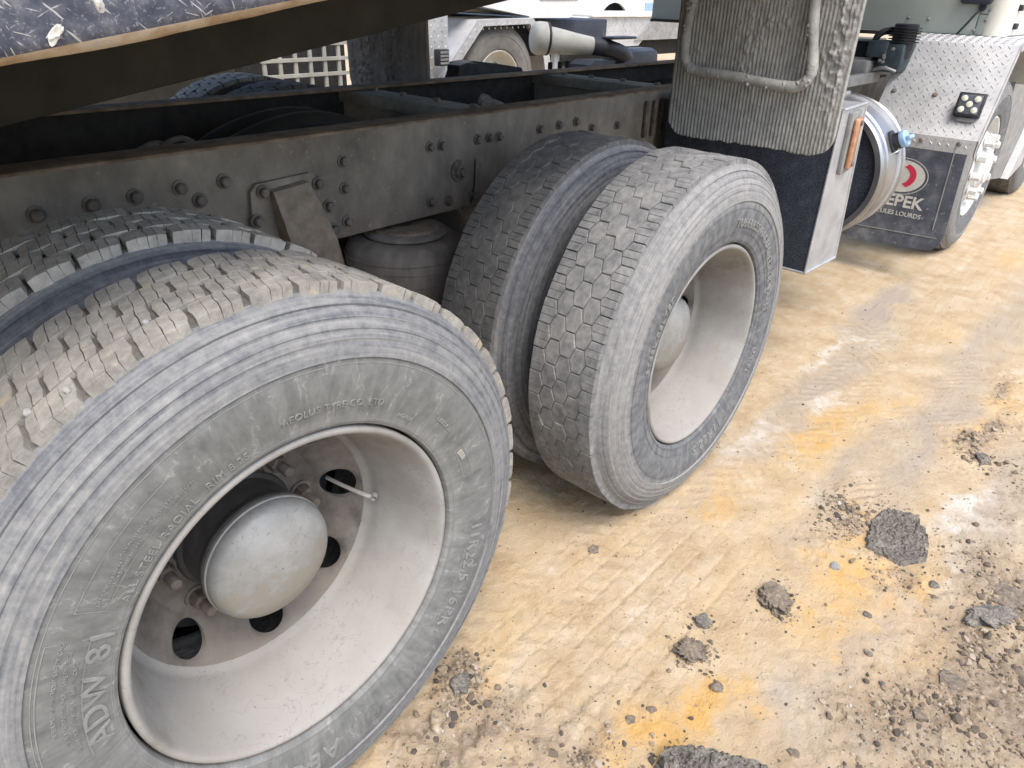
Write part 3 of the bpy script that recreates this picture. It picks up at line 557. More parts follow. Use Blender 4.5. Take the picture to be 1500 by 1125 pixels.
# raised lettering on the nearest tyre
for body, r0, a, sz, bold, hi in (('AEOLUS TYRE CO. LTD', .339, 78, .0165, .0, .0016), ('TUBELESS', .350, 37, .0125, 0, .0013), ('RIM 8.25', .3195, 108.5, .0175, 0, .0016), ('ALL STEEL RADIAL', .3175, 131, .0175, 0, .0016),
                              ('ADW 81', .3215, 166, .046, .0003, .002), ('11R22.5 16PR', .359, -27, .038, .0002, .0018), ('AEOLUS', .352, -107, .052, .0006, .002), ('142/138', .324, 52, .011, 0, .0012)):
    sidewall_text(w1, body, r0, R(a), sz, hi, bold, .18 if body == 'AEOLUS' else .06)
def ring_logo(w, r, a):
    b = MB(); c = Vector((r*math.cos(a), 0, r*math.sin(a)))
    def arc(rad, t0, t1, wd, e=1.0):
        n = 28; ring = []
        for i in range(n+1):
            t = t0+(t1-t0)*i/n
            for q in (rad-wd, rad+wd):
                px, pz = c.x+q*math.cos(t), c.z+q*e*math.sin(t); ring.append((px, side_y(math.hypot(px, pz))-.0016, pz))
        b.add(ring, [(2*i, 2*i+1, 2*i+3, 2*i+2) for i in range(n)])
    arc(.019, 0, 2*math.pi, .0013); arc(.0085, R(-60), R(150), .0022); arc(.0085, R(120), R(330), .0012)
    return b.build('emblem', MAT['side'], w)
ring_logo(w1, .370, R(-77))
# moulded info panels: fine frames and small ribs pressed in the sidewall
def sidewall_line(b, pts, wd=.0008, hi=.0011):
    for (r1, a1), (r2, a2) in zip(pts[:-1], pts[1:]):
        n = max(1, int(abs(a2-a1)/R(2))); prev = None
        for i in range(n+1):
            r = r1+(r2-r1)*i/n; a = a1+(a2-a1)*i/n
            if abs(a2-a1)*r > abs(r2-r1): e = [(r-wd, a), (r+wd, a)]
            else: e = [(r, a-wd/r), (r, a+wd/r)]
            cur = [(q*math.cos(t), side_y(q)-hi, q*math.sin(t)) for q, t in e]
            if prev: b.add(prev+cur, [(0, 1, 3, 2)])
            prev = cur
b = MB()
for a0, a1, r0, r1 in ((118, 146, .345, .385), (152, 183, .352, .405), (-62, -18, .352, .405), (12, 24, .34, .36)):
    sidewall_line(b, [(r0, R(a0)), (r1, R(a0)), (r1, R(a1)), (r0, R(a1)), (r0, R(a0))])
for a in (67, 28, -15, -64, -120, 148, 186, 205): sidewall_line(b, [(.313, R(a)), (.412, R(a+1))], .0006, .0008)
for r_i in (.3145, .4095): sidewall_line(b, [(r_i, 0), (r_i, 2*math.pi)], .0007, .0009)
tag(b.build('moulded_line', MAT['letter'], w1), kind='stuff')
for i, (a, r) in enumerate([(122, .350), (127, .356), (132, .362), (137, .350), (142, .357)]): sidewall_text(w1, 'LOAD PRESS 830 KPA', r, R(a-2), .0062, .0009)
for i, r in enumerate((.360, .371, .383)): sidewall_text(w1, 'NEVER MOUNT WITHOUT SAFETY CAGE', r, R(168-3*i), .0075, .001)
# lettering on the second wheel
for body, r0, a, sz, bold in (('TUBELESS RADIAL', .349, 62, .034, .0003), ('REGROOVABLE', .345, 20, .03, 0), ('11R22.5', .340, -75, .046, .0006), ('STEEL BELTED', .332, 155, .030, .0003), ('DRIVE', .345, -25, .030, .0003)):
    sidewall_text(w2, body, r0, R(a), sz, .0022, bold, .1)
for rr_ in (.4, .334, .3135):
    b = MB(); sidewall_line(b, [(rr_, 0), (rr_, 2*math.pi)], .001, .0014); b.build('moulded_line', MAT['side_b'], w2)
# valve stems
MB().tube(curve_pts([(.200, .26, .008), (.207, .225, .006), (.222, .178, 0), (.232, .160, -.004)]), .0042, 8).lathe([(.0062, 0), (.0062, .012), (.001, .012)], 'Y', 8, M=Matrix.Translation((.231, .152, -.004)) @ Matrix.Rotation(R(-50), 4, 'Z')).build('valve_stem', MAT['valve'], w1)
MB().tube(curve_pts([(.13, .235, .14), (.14, .19, .15), (.155, .165, .16)]), .0045, 8).build('valve_stem', MAT['valve'], w2)
# small white inspection sticker moulded tab
b = MB()
a = R(21); rr = .349
for k in range(5): b.box((-.011, -.0018, -.004+k*.0022), (.011, .002, -.0027+k*.0022), M=Matrix.Translation((rr*math.cos(a), side_y(rr), rr*math.sin(a))) @ Matrix.Rotation(R(60), 4, 'Y'))
b.build('moulded_tab', MAT['valve'], w1)

# ---- choose the 300 tread blocks that show largest; the others become one part
def score(c):
    v = CAM-c['c']; d = v.length; f = c['n'].dot(v)/d
    if f <= .02: return 0
    p = pix(c['c'])
    if not p or not (-40 < p[0] < 1540 and -40 < p[1] < 1165): return 0
    if c['far']: f *= .15
    return f/(d*d)*(.6 if c['inner'] else 1)
CAND.sort(key=score, reverse=True)
for c in CAND[:300]:
    link('tread_block', blk_mesh(c['st'], c['mk'], c['ri'], c['k']), c['w'], None, (0, c['be'], 0))
rest = {}
for c in CAND[300:]: rest.setdefault(c['mk'], []).append(c)
b = MB(); V = []; Fs = []; Ms = []; off = 0; mats = [MAT[k] for k in rest]
for mi, (mk, lst) in enumerate(rest.items()):
    for c in lst:
        s = ROWS[c['st']][c['ri']][1][c['k']]; A = np.array([tuple(v) for v in s.v]); T = np.array(c['M'])
        V.append(A @ T[:3, :3].T + T[:3, 3]); Fs += [[i+off for i in f] for f in s.f]; Ms += [mi]*len(s.f); off += len(A)
me = bpy.data.meshes.new('tread_blocks'); me.from_pydata(np.concatenate(V).tolist(), [], Fs)
for m in mats: me.materials.append(m)
me.polygons.foreach_set('material_index', Ms); me.update()
tag(link('tread_blocks', me, truck), kind='stuff')

# ------------------------------------------------------------------ chassis
RY, RTOP, RBOT = .862, 1.039, .751
def rail(y, s, name='frame_rail'):
    """C section, web at y, flanges towards s"""
    t = .009; fl = .085; c = .008
    sec = [(y, RBOT+c), (y, RTOP-c), (y+s*c*.3, RTOP-c*.3), (y+s*c, RTOP), (y+s*fl, RTOP), (y+s*fl, RTOP-t), (y+s*t, RTOP-t), (y+s*t, RBOT+t), (y+s*fl, RBOT+t), (y+s*fl, RBOT), (y+s*c, RBOT), (y+s*c*.3, RBOT+c*.3)]
    b = MB(); x0, x1 = -1.6, 5.6; n = len(sec)
    b.add([(x0, a, z) for a, z in sec]+[(x1, a, z) for a, z in sec], [])
    for i in range(n):
        b.f.append([i, (i+1) % n, n+(i+1) % n, n+i]); b.m.append(1 if i in (1, 2, 3, 4) else 2 if i in (5, 6, 7, 8) else 0)  # inside of the channel near black: shade between the rails painted in
    b.f.append(list(range(n))); b.m.append(0); b.f.append(list(range(n, 2*n))); b.m.append(0)
    return b.build(name, [MAT['frame'], MAT['rust'], MAT['dark']], truck, 30)
near_rail = rail(RY, 1); far_rail = rail(2*CY-RY, -1)
def bolt_mesh(r=.0125, wr=.018):
    b = MB(); b.lathe([(wr, 0), (wr, -.004), (r, -.0042)], 'Y', 18); b.lathe([(r, -.004), (r, -.015), (r*.8, -.0175), (.0001, -.0175)], 'Y', 6); return b.mesh('bolt', MAT['bolt'], 30)
BOLT, BOLTS = bolt_mesh(), bolt_mesh(.0115, .0165)
for i, (x, z) in enumerate([(-.014,.954),(.091,.956),(.181,.957),(.282,.96),(.322,.925),(.388,.959),(.729,.96),(.728,.888),(.728,.797),(1.044,.96),(1.091,.959),(1.041,.796),(1.116,.788),(1.226,.789),(1.247,.959),(1.30,.96),(1.346,.957),(1.553,.96),(1.659,.963),(1.758,.965),(1.858,.934),(2.026,.927)]):
    link('bolt', BOLT if x < .5 else BOLTS, near_rail, (x, RY, z), (0, random.random()*3, 0))
big = MB().lathe([(.034, 0), (.033, -.006), (.020, -.007), (.019, -.016), (.012, -.017), (.012, -.030), (.001, -.031)], 'Y', 20).build('pivot_bolt', MAT['bolt'], near_rail, 30, (1.162, RY, .874))
MB().tube([(1.235, RY-.004, .90), (1.228, RY-.006, .82), (1.215, RY-.004, .765)], .0025, 6).build('brake_wire', MAT['dark'], near_rail)
for x in (2.21, 2.27, 2.335): MB().box((x, RY-.018, .86), (x+.022, RY, 1.0), bev=.003).build('rail_bracket', MAT['bolt'], near_rail)
# spring hanger: bolted plate with a cast arm standing off it
hp = MB().prism([(.436,.80),(.445,.925),(.462,.942),(.615,.948),(.636,.935),(.690,.785),(.685,.768),(.45,.76)], RY-.014, RY-.0005).build('hanger_plate', MAT['frame'], truck)
for x, z in [(.477,.921),(.451,.854),(.637,.918),(.662,.854),(.672,.789),(.455,.79)]: link('bolt', BOLT, hp, (x, RY-.014, z), (0, random.random()*3, 0))
b = MB(); A = [(.505,RY-.014,.922),(.598,RY-.014,.93),(.505,RY-.06,.915),(.594,RY-.06,.922)]
arm = [[(.494,.925),(.598,.934)],[(.500,.86),(.622,.86)],[(.512,.78),(.648,.78)],[(.525,.68),(.665,.68)],[(.535,.55),(.675,.55)]]
ys = [.035,.055,.065,.07,.075]; vs = []; fs = []
for i, (l, r) in enumerate(arm): vs += [(l[0], RY-.012, l[1]), (r[0], RY-.012, r[1]), (r[0], RY-ys[i]+.0, r[1]-.004), (l[0], RY-ys[i], l[1]-.004)]
for i in range(4):
    for j in range(4): fs.append((4*i+j, 4*i+(j+1) % 4, 4*i+4+(j+1) % 4, 4*i+4+j))
fs += [(0, 1, 2, 3), (16, 17, 18, 19)]
b.add(vs, fs).build('hanger_arm', MAT['hanger'], truck, 50)
# air spring
asp = MB().lathe([(.02,.722),(.12,.722),(.128,.716),(.128,.708),(.118,.702),(.135,.703),(.165,.694),(.184,.670),(.190,.640),(.1885,.62),(.190,.60),(.1875,.56),(.185,.50),(.176,.44),(.15,.41),(.02,.41)], 'Z', 56, M=Matrix.Translation((.975,.905,0))).build('air_spring', MAT['bellows'], truck, 40)
MB().lathe([(.02,.7315),(.086,.7315),(.098,.729),(.104,.7225),(.02,.7225)], 'Z', 40, M=Matrix.Translation((.975,.905,0))).build('bead_plate', MAT['hanger'], asp)
for z in (.655, .628, .588): MB().lathe([(.1885,z-.003),(.1925,z),(.1885,z+.003)], 'Z', 48, M=Matrix.Translation((.975,.905,0))).build('bellows_ridge', MAT['bellows'], asp)
# cross members between the rails
for x, wdt in ((1.30, .12), (2.44, .14)):
    cm = MB().box((x, RY+.01, RTOP-.055), (x+wdt, 2*CY-RY-.01, RTOP-.011), bev=.004).box((x+.02, RY+.011, RBOT+.02), (x+.035, 2*CY-RY-.011, RTOP-.05)).build('cross_member', MAT['mud'], truck)
    for y in (1.0, 1.18, 1.36, 1.52): MB().lathe([(.013, 0), (.013, .012), (.001, .013)], 'Z', 6).build('bolt', MAT['bolt'], cm, 30, (x+wdt*.6, y, RTOP-.011))
# axles, differentials, drive shaft, suspension arms and air lines in the dark
for ax_ in (0, AX):
    hs = MB().lathe([(.001,-.0),(.09,0),(.09,.45),(.11,.55),(.18,.62),(.235,.70),(.235,.80),(.18,.88),(.11,.95),(.09,1.05),(.09,1.5),(.001,1.5)], 'Y', 32, M=Matrix.Translation((ax_, CY-.75, ZC))).build('axle_housing', MAT['grey'] if 0 else MAT['bellows'], truck, 50)
    MB().lathe([(.001,-.28),(.06,-.28),(.075,-.2),(.12,-.1),(.17,0)], 'X', 24, M=Matrix.Translation((ax_, CY, ZC+.03))).build('pinion_case', MAT['bellows'], hs)
MB().tube([(.2, CY, ZC+.05), (AX-.3, CY, ZC+.05)], .055, 16).build('drive_shaft', MAT['frame'], truck)
MB().tube([(AX+.2, CY, ZC+.08), (4.2, CY, .75)], .065, 16).build('drive_shaft', MAT['frame'], truck)
dome = MB()
for k, (yy, zz, rr) in enumerate(((1.12, .985, .05), (1.22, 1.0, .055), (1.33, 1.005, .05))):
    dome.tube(curve_pts([(.42, yy, zz-.20), (.62, yy, zz-.07), (.85, yy, zz-.02), (1.05, yy, zz-.06), (1.22, yy, zz-.16)]), rr, 12)
dome.build('torque_arm', MAT['under'], truck, 60)
for k in range(9):
    rr = random.Random(k+3); x0 = 1.65+rr.uniform(-.1, .3); y0 = 1.05+rr.uniform(0, .45)
    MB().tube(curve_pts([(x0, y0, .80), (x0+.05, y0+.05, .93+rr.uniform(-.03, .04)), (x0+.14, y0+rr.uniform(-.1, .1), .95+rr.uniform(-.04, .03)), (x0+.25, y0+rr.uniform(-.1, .1), .86), (x0+.3, y0, .74)]), .009+.004*(k % 3), 8).build('air_hose', MAT['bellows'], truck)
vb = MB()
for k in range(14):
    rr = random.Random(k+40); x0 = .30+rr.uniform(-.15, .40); y0 = 1.0+rr.uniform(0, .35); z0 = .93+rr.uniform(-.05, .03)
    vb.box((x0, y0, z0-.1), (x0+rr.uniform(.03, .08), y0+rr.uniform(.03, .08), z0), bev=.005)
vb.build('valve_block', MAT['under'], truck)
for k in range(8):
    rr = random.Random(k+90); x0 = .2+rr.uniform(0, .45); y0 = 1.0+rr.uniform(0, .3)
    MB().tube(curve_pts([(x0, y0, .9), (x0+.06, y0-.04, .985), (x0+.17, y0+.03, .97), (x0+.24, y0+.05, .86)]), .008, 8).build('air_hose', MAT['hanger'], truck)
# underbody tank / gearbox masses that close the view beneath
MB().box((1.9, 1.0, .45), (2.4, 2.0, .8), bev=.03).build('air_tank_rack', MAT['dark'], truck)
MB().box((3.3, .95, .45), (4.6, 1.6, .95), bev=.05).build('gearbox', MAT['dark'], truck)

# ------------------------------------------------------------------ tipper body, tilted up about its rear hinge
TILT = R(9.17)
body = empty('tipper_body', truck, (-.2342, 0, 1.2965), (0, -TILT, 0))     # local x runs along the bottom edge
b = MB(); x0, x1 = -1.3, 4.4
# side rail: rounded worn lower lip, navy side above, in section (y, z)
sec = [(.030, 0), (.016, .001), (.006, .005), (.0, .011), (-.003, .020), (-.003, .16), (.0, .165), (.05, .165), (.05, .01), (.03, .0)]
nx_ = 260; hs_ = np.linspace(x0, x1, nx_)
for i, xx in enumerate(hs_):
    for q, (yy, zz) in enumerate(sec):
        j = (fbm(np.array([xx*9.]), np.array([q*.7]), 77, 4)[0]-.47)
        b.v.append(Vector((xx, yy+.008*j*(q in (1, 2, 3, 4)), zz+.007*j*(q in (0, 1, 2, 9)))))
n = len(sec)
for i in range(nx_-1):
    for q in range(n):
        b.f.append([i*n+q, i*n+(q+1) % n, (i+1)*n+(q+1) % n, (i+1)*n+q]); b.m.append(1 if q in (0, 1, 2, 9, 8) else 0)
b.build('body_side_rail', [MAT['navy'], MAT['worn']], body, 60)
MB().box((x0, .002, .165), (x1, .012, 1.2)).build('body_side', MAT['navy'], body)
MB().box((x0, 2.5, .0), (x1, 2.53, 1.2)).build('body_side', MAT['navy'], body)
MB().box((x0, .05, .03), (x1, 2.5, .045)).build('body_floor', MAT['under'], body)
MB().box((x1, .0, -.05), (x1+.02, 2.53, 1.2)).build('body_headboard', MAT['navy'], body)
# longitudinal sub-frame: bottom line passes (x -.031, z 1.120) at y .862
lz = -(1.2965-1.120) * math.cos(TILT) - (.2032)*math.sin(TILT)
for y in (.862, 1.58): MB().box((x0, y, lz), (x1, y+.08, .03), bev=.006).build('subframe_beam', MAT['under'], body)
# thick dried splats stuck on the side rail
for i, (xx, zz, L_, a) in enumerate([(.055,.022,.011,38),(.10,.040,.008,95)]):
    q = rock_mesh(400+i, L_, .003, L_*.5, MAT['print'], 3, .35); o = link('mud_splat', q, body, (xx, -.003, zz), (0, R(-a), 0))

# ------------------------------------------------------------------ mud flap ahead of the second wheel
def mud_flap(y0, y1, z0, z1, x, name, ribs=True, flipside=1):
    ny_, nz_ = 260, 150; yy = np.linspace(y0, y1, ny_); zz = np.linspace(z0, z1, nz_); Yg, Zg = np.meshgrid(yy, zz)
    rc = .07; dx = np.minimum(Yg-y0, y1-Yg); dz = Zg-z0
    # rounded lower corners: lift the low points there
    k = np.clip(rc-dx, 0, rc); lift = rc-np.sqrt(np.maximum(rc*rc-k*k, 0)); Zr = np.maximum(Zg, z0+lift)
    rag = (fbm(Yg*40, Yg*0, 61, 3)-.5)*.012*np.exp(-dz/.01); Zr = Zr + rag
    rib = .0015*np.sin(Yg*2*np.pi/.0125)
    mud = np.clip(fbm(Yg*9, Zg*5, 63, 4)-.44 + .25*np.clip((Zg-z0-.12)/.3, -1, 1)*np.clip(1-(Yg-y0)/.35, 0, 1), 0, 1)
    clod = np.clip(fbm(Yg*75, Zg*75, 65, 4)-.40, 0, 1)*.045*np.clip(mud*4, 0, 1)*np.clip(dx/.05, 0, 1)
    rib = rib*np.clip(1-mud*2.2, .25, 1)
    sag = -.018*((Zg-z0)/(z1-z0)) + .012*np.sin((Yg-y0)/(y1-y0)*3)
    Xg = x - rib - clod - (fbm(Yg*150, Zg*110, 67, 2)-.4)*.003 + sag
    V1 = np.stack([Xg, Yg, Zr], -1).reshape(-1, 3); V2 = np.stack([x+.016+sag, Yg, Zr], -1).reshape(-1, 3)
    id_ = np.arange(ny_*nz_).reshape(nz_, ny_); F1 = np.stack([id_[:-1, :-1], id_[1:, :-1], id_[1:, 1:], id_[:-1, 1:]], -1).reshape(-1, 4); F2 = F1[:, ::-1]+ny_*nz_
    per = np.concatenate([id_[0, :], id_[1:, -1], id_[-1, -2::-1], id_[-2:0:-1, 0]]); p2 = np.roll(per, -1)
    F3 = np.stack([per, p2, p2+ny_*nz_, per+ny_*nz_], -1)
    return link(name, np_mesh(name, np.concatenate([V1, V2]), np.concatenate([F1, F2, F3]), MAT['mud']), truck)
mf = mud_flap(.0, .585, .944, 1.62, 1.93, 'mud_flap')
loop = curve_pts([(1.905,.53,1.42),(1.903,.53,1.36),(1.900,.535,1.25),(1.898,.525,1.19),(1.898,.495,1.163),(1.898,.40,1.157),(1.898,.28,1.148),(1.898,.17,1.140),(1.898,.125,1.147),(1.898,.100,1.175),(1.900,.102,1.22),(1.903,.125,1.32),(1.905,.14,1.42)], 8)
lb = MB(); rr = [.0135+.006*float(fbm(np.array([i*.35]), np.array([3.1]), 71, 3)[0]) for i in range(len(loop))]; lb.tube(loop, rr, 12)
for i in range(70):
    rnd = random.Random(i+11); p = loop[rnd.randrange(len(loop))]; s = rnd.uniform(.004, .009)
    lb.lathe([(.0001, -s), (s*.8, -s*.5), (s, 0), (s*.7, s*.6), (.0001, s)], 'X', 6, M=Matrix.Translation(p+Vector((-.010, rnd.uniform(-.012, .012), rnd.uniform(-.012, .012)))))
lb.build('flap_bracket', MAT['mud'], mf, 60, (-.006, 0, 0))
mf2 = mud_flap(1.86, 2.45, .9, 1.62, 1.95, 'mud_flap'); mf2.data.materials[0] = MAT['bellows']

# ------------------------------------------------------------------ battery box, tank
bx = MB(); back = 2.30
# outer side face plate folded over: narrow aluminium face and navy rear face
V8 = [(2.30,.112,.447),(2.625,.112,.436),(2.535,.112,1.050),(2.30,.112,1.043),(2.30,.80,.447),(2.625,.80,.436),(2.535,.80,1.05),(2.30,.80,1.043)]
bx.add(V8, [(0,1,2,3)], 0); bx.add(V8, [(0,3,7,4)], 1); bx.add(V8, [(3,2,6,7)], 0); bx.add(V8, [(1,5,6,2),(4,7,6,5),(0,4,5,1)], 1)
box = bx.build('battery_box', [MAT['alu'], MAT['navyend']], truck, 0)
for a, c in ((0, 1), (0, 3), (2, 3), (1, 2), (0, 4)):
    MB().tube([V8[a], V8[c]], .0055, 8).build('edge_trim', MAT['alu'], box)
Ml = Matrix.Translation((2.425, .1, .92)) @ Matrix.Rotation(R(-4), 4, 'Y')
ml = MB().box((-.050, -.004, -.105), (.045, .0115, .112), M=Ml, bev=.003).build('marker_light', MAT['grey'], box)
MB().box((-.030, -.022, -.088), (.030, -.004, .092), M=Ml, bev=.010).build('amber_lens', MAT['amber'], ml)
MB().box((-.004, -.026, -.075), (.006, -.021, .078), M=Ml, bev=.002).build('lens_rib', MAT['pebble'], ml)
for z in (-.07, .075): MB().lathe([(.009, 0), (.009, -.006), (.001, -.007)], 'Y', 10, M=Ml @ Matrix.Translation((0, -.021, z))).build('lens_screw', MAT['nut'], ml)
TC = (.385, .708); TR = .302
Mt = Matrix.Translation((0, TC[0], TC[1]))
tank = MB().lathe([(TR-.035, 2.902), (TR-.012, 2.900), (TR-.002, 2.908), (TR, 2.92), (TR, 3.19), (TR-.004, 3.205), (TR-.02, 3.212), (.001, 3.215)], 'X', 96, M=Mt).build('fuel_tank', MAT['steel'], truck, 30)
MB().lathe([(TR-.034, 2.903), (TR-.036, 2.93), (.15, 2.925), (.001, 2.92)], 'X', 72, M=Mt).build('tank_end', MAT['navyend'], tank)
for x in (2.945, 3.18): MB().lathe([(TR, x-.006), (TR+.006, x), (TR, x+.006)], 'X', 96, M=Mt).build('tank_bead', MAT['steel'], tank)
st = MB().lathe([(TR, 3.085), (TR+.007, 3.088), (TR+.007, 3.112), (TR, 3.115)], 'X', 96, M=Mt).build('tank_strap', MAT['alu'], tank)
MB().box((3.05, .37, 1.006), (3.14, .45, 1.028), bev=.005).build('strap_buckle', MAT['alu'], st)
# filler neck with blue wing cap, and its recess
ang = R(152); nd = Vector((0, math.cos(ang), math.sin(ang))); pc = Vector((3.05, TC[0], TC[1])) + nd*TR
Mq = Matrix.Translation(pc) @ nd.to_track_quat('Z', 'Y').to_matrix().to_4x4()
nk = MB().lathe([(.050, -.004), (.052, .006), (.036, .008), (.034, .035)], 'Z', 28, M=Mq).lathe([(.036, .03), (.001, .03)], 'Z', 20, M=Mq).build('filler_neck', MAT['black'], tank)
fc = MB().lathe([(.034, .032), (.036, .036), (.036, .052), (.030, .060), (.001, .061)], 'Z', 20, M=Mq).box((-.032, -.008, .058), (.032, .008, .078), M=Mq, bev=.004).build('filler_cap', MAT['blue'], tank)
MB().tube(curve_pts([pc+nd*.02+Vector((0, 0, -.03)), pc+nd*.045+Vector((-.04, 0, -.045)), pc+nd*.02+Vector((-.065, .01, -.06))]), .0035, 6).build('cap_chain', MAT['alu'], fc)

# ------------------------------------------------------------------ front fender, flap, lamp
FX = [(3.95, .705), (3.95, .775), (4.25, 1.205), (4.42, 1.232), (5.20, 1.232), (5.42, .95)]
fy0, fy1 = -.045, .50
fen = empty('fender', truck, (0, 0, 0))
t = .005
for i, ((xa, za), (xb, zb)) in enumerate(zip(FX[:-1], FX[1:])):
    d = Vector((xb-xa, 0, zb-za)); nn = Vector((-d.z, 0, d.x)).normalized()
    vs = [(xa, fy0, za), (xb, fy0, zb), (xb, fy1, zb), (xa, fy1, za)]; vs += [tuple(Vector(p)-nn*t) for p in vs]
    pn = MB().add(vs, [(0,1,2,3),(4,7,6,5),(0,4,5,1),(1,5,6,2),(2,6,7,3),(3,7,4,0)]).build('checker_panel', MAT['plate'], fen, 0)
    # raised lugs
    L_ = d.length; e = d.normalized(); lg = MB(); rows_ = int(L_/.021); cols = int((fy1-fy0)/.021)
    for a in range(rows_):
        for c in range(cols):
            if (a+c) % 2: continue
            u = (a+.6)*L_/(rows_+.2); v = fy0+.02+(c+.3)*(fy1-fy0-.03)/cols; o = Vector((xa, v, za))+e*u
            th = R(45) if (a//1) % 2 else R(-45)
            du = e*math.cos(th)+Vector((0, 1, 0))*math.sin(th); dv = nn.cross(du)
            P_ = [o+du*.012, o+dv*.0038, o-du*.012, o-dv*.0038]; Q = [o+du*.006+nn*.0032, o-du*.006+nn*.0032]
            lg.add(P_+Q, [(0,1,4),(1,2,5,4),(2,3,5),(3,0,4,5)])
    tag(lg.build('checker_lugs', MAT['plate'], pn, 0), kind='stuff')
# folded side lip following the outer edge
lip = MB()
for (xa, za), (xb, zb) in zip(FX[:-1], FX[1:]):
    lip.add([(xa, fy0-.002, za), (xb, fy0-.002, zb), (xb+.012, fy0-.002, zb-.04), (xa+.03, fy0-.002, za-.03), (xa, fy0+.004, za), (xb, fy0+.004, zb), (xb+.012, fy0+.004, zb-.04), (xa+.03, fy0+.004, za-.03)], [(0,1,2,3),(4,7,6,5),(0,4,5,1),(2,6,7,3)])
lip.build('fender_lip', MAT['plate'], fen, 0)
sn = Vector((-.43, 0, .30)).normalized()
for p in [(4.078,.448,.959), (4.078,.242,.959)]:
    MB().lathe([(.013, 0), (.013, .004), (.009, .009), (.001, .010)], 'Z', 12, M=Matrix.Translation(p) @ sn.to_track_quat('Z', 'Y').to_matrix().to_4x4()).build('rivet', MAT['nut'], fen)
for y, z in [(.215,.747), (.036,.752), (.40,.742)]:
    MB().lathe([(.012, 0), (.012, -.004), (.008, -.010), (.001, -.011)], 'X', 12, M=Matrix.Translation((3.95, y, z))).build('rivet', MAT['nut'], fen)
# work lamp: square housing, five emitters, bracket
Mw = Matrix.Translation((4.045, .055, .911)) @ (Matrix((Vector((0, -1, 0)), Vector((.572, 0, .82)), sn)).transposed().to_4x4()) @ Matrix.Translation((0, 0, .035)) @ Matrix.Rotation(R(18), 4, 'X')
wl = MB().box((-.062, -.058, -.012), (.062, .058, .022), M=Mw, bev=.006).build('work_lamp', MAT['black'], truck, 30)
MB().box((-.050, -.047, .0205), (.050, .047, .0245), M=Mw, bev=.0015).build('lamp_reflector', MAT['flap'], wl)
for dx_, dy_ in ((-.03,.027),(.03,.027),(0,0),(-.03,-.027),(.03,-.027)):
    MB().lathe([(.015, .024), (.015, .028), (.012, .030), (.001, .031)], 'Z', 18, M=Mw @ Matrix.Translation((dx_, dy_, 0))).build('lamp_lens', MAT['lens'], wl)
MB().box((-.038, -.080, -.014), (.038, -.060, .004), M=Mw, bev=.003).box((-.014, -.088, -.034), (.014, -.058, -.006), M=Mw, bev=.003).box((-.046, -.076, -.010), (.046, -.066, .0), M=Mw, bev=.002).build('lamp_bracket', MAT['grey'], wl)
# lower rubber flap with its printed emblem and name
pts = [(.50,.735),(-.012,.735),(-.030,.30),(-.020,.225),(.01,.192),(.05,.183),(.46,.165),(.50,.19)]
sf = MB().prism(pts, 3.951, 3.963, 'YZ').build('splash_flap', MAT['flap'], truck, 0)
MB().prism([(.50,.245),(.0,.258),(.0,.262),(.50,.249)], 3.9475, 3.951, 'YZ').build('flap_rib', MAT['grey'], sf)
MB().prism([(.048,.73),(.035,.30),(.030,.30),(.043,.73)], 3.9475, 3.951, 'YZ').build('flap_rib', MAT['grey'], sf)
def ell(cy, cz, ry, rz, n=40, t0=0, t1=2*math.pi): return [(cy+ry*math.cos(t0+(t1-t0)*i/n), cz+rz*math.sin(t0+(t1-t0)*i/n)) for i in range(n+(0 if t1-t0 > 6.28 else 1))]
em = MB().prism(ell(.262, .552, .118, .084), 3.9485, 3.951, 'YZ').build('emblem', MAT['print'], sf, 0)
b = MB(); o1, i1 = ell(.262, .552, .135, .098), ell(.262, .552, .131, .0945); n = 40
b.add([(3.9483, y, z) for y, z in o1+i1], [(i, (i+1) % n, n+(i+1) % n, n+i) for i in range(n)]).build('emblem_ring', MAT['print'], em, 0)
# the red crescent opens towards the truck (image left), so it lies on the outer half
oo = ell(.262, .556, -.075, .066, 20, R(-62), R(70)); ii = ell(.275, .556, -.055, .048, 20, R(-62), R(70)); n = 21
MB().add([(3.9474, y, z) for y, z in oo+ii], [(i, i+1, n+i+1, n+i) for i in range(20)]).build('emblem_crescent', MAT['red'], em, 0)
def flap_text(body, y_right, z, size, bold, sp=0):
    me = text_mesh(body, size, .0008, sp, 'RIGHT', bold); me.materials.clear(); me.materials.append(MAT['print'])
    me.transform(Matrix(((0, 0, -1, 3.9495), (-1, 0, 0, y_right), (0, 1, 0, z), (0, 0, 0, 1)))); return link('lettering', me, sf)
flap_text('EPEK', .116, .392, .088, .0022)
flap_text('VÉHICULES LOURDS', .108, .343, .034, .0004)

# front steer wheel with its convex hub and long pale nuts
wf = wheel(truck, 4.84, .035, 'B', mat='block_b', dressed=False, blocks=False, cz=.51)
wf['label'] = 'front steer wheel with whitewashed nuts'
link('tyre_tread', MB().lathe([(RT-.003, .05), (RT-.001, .075), (RT-.010, .078), (RT-.010, .083), (RT, .086), (RT, .14), (RT-.01, .143), (RT-.01, .15), (RT, .153), (RT-.002, .235)], 'Y', 96).mesh('tyre_tread', MAT['block_b'], 30), wf)
MB().lathe([(.2985,.04),(.2985,.0215),(.2935,.0155),(.2855,.02),(.275,.045),(.262,.075),(.245,.085),(.225,.07),(.205,.045),(.195,.028),(.16,.020),(.14,.020),(.13,.0),(.10,-.015),(.085,-.03),(.001,-.035)], 'Y', 64).build('rim', MAT['rim'], wf).data.materials[0] = MAT['whitenut']
for k in range(10):
    a = R(10)+k*math.pi/5; link('lug_nut', NUTW, wf, (.172*math.cos(a), .022, .172*math.sin(a)), (0, -a, 0))
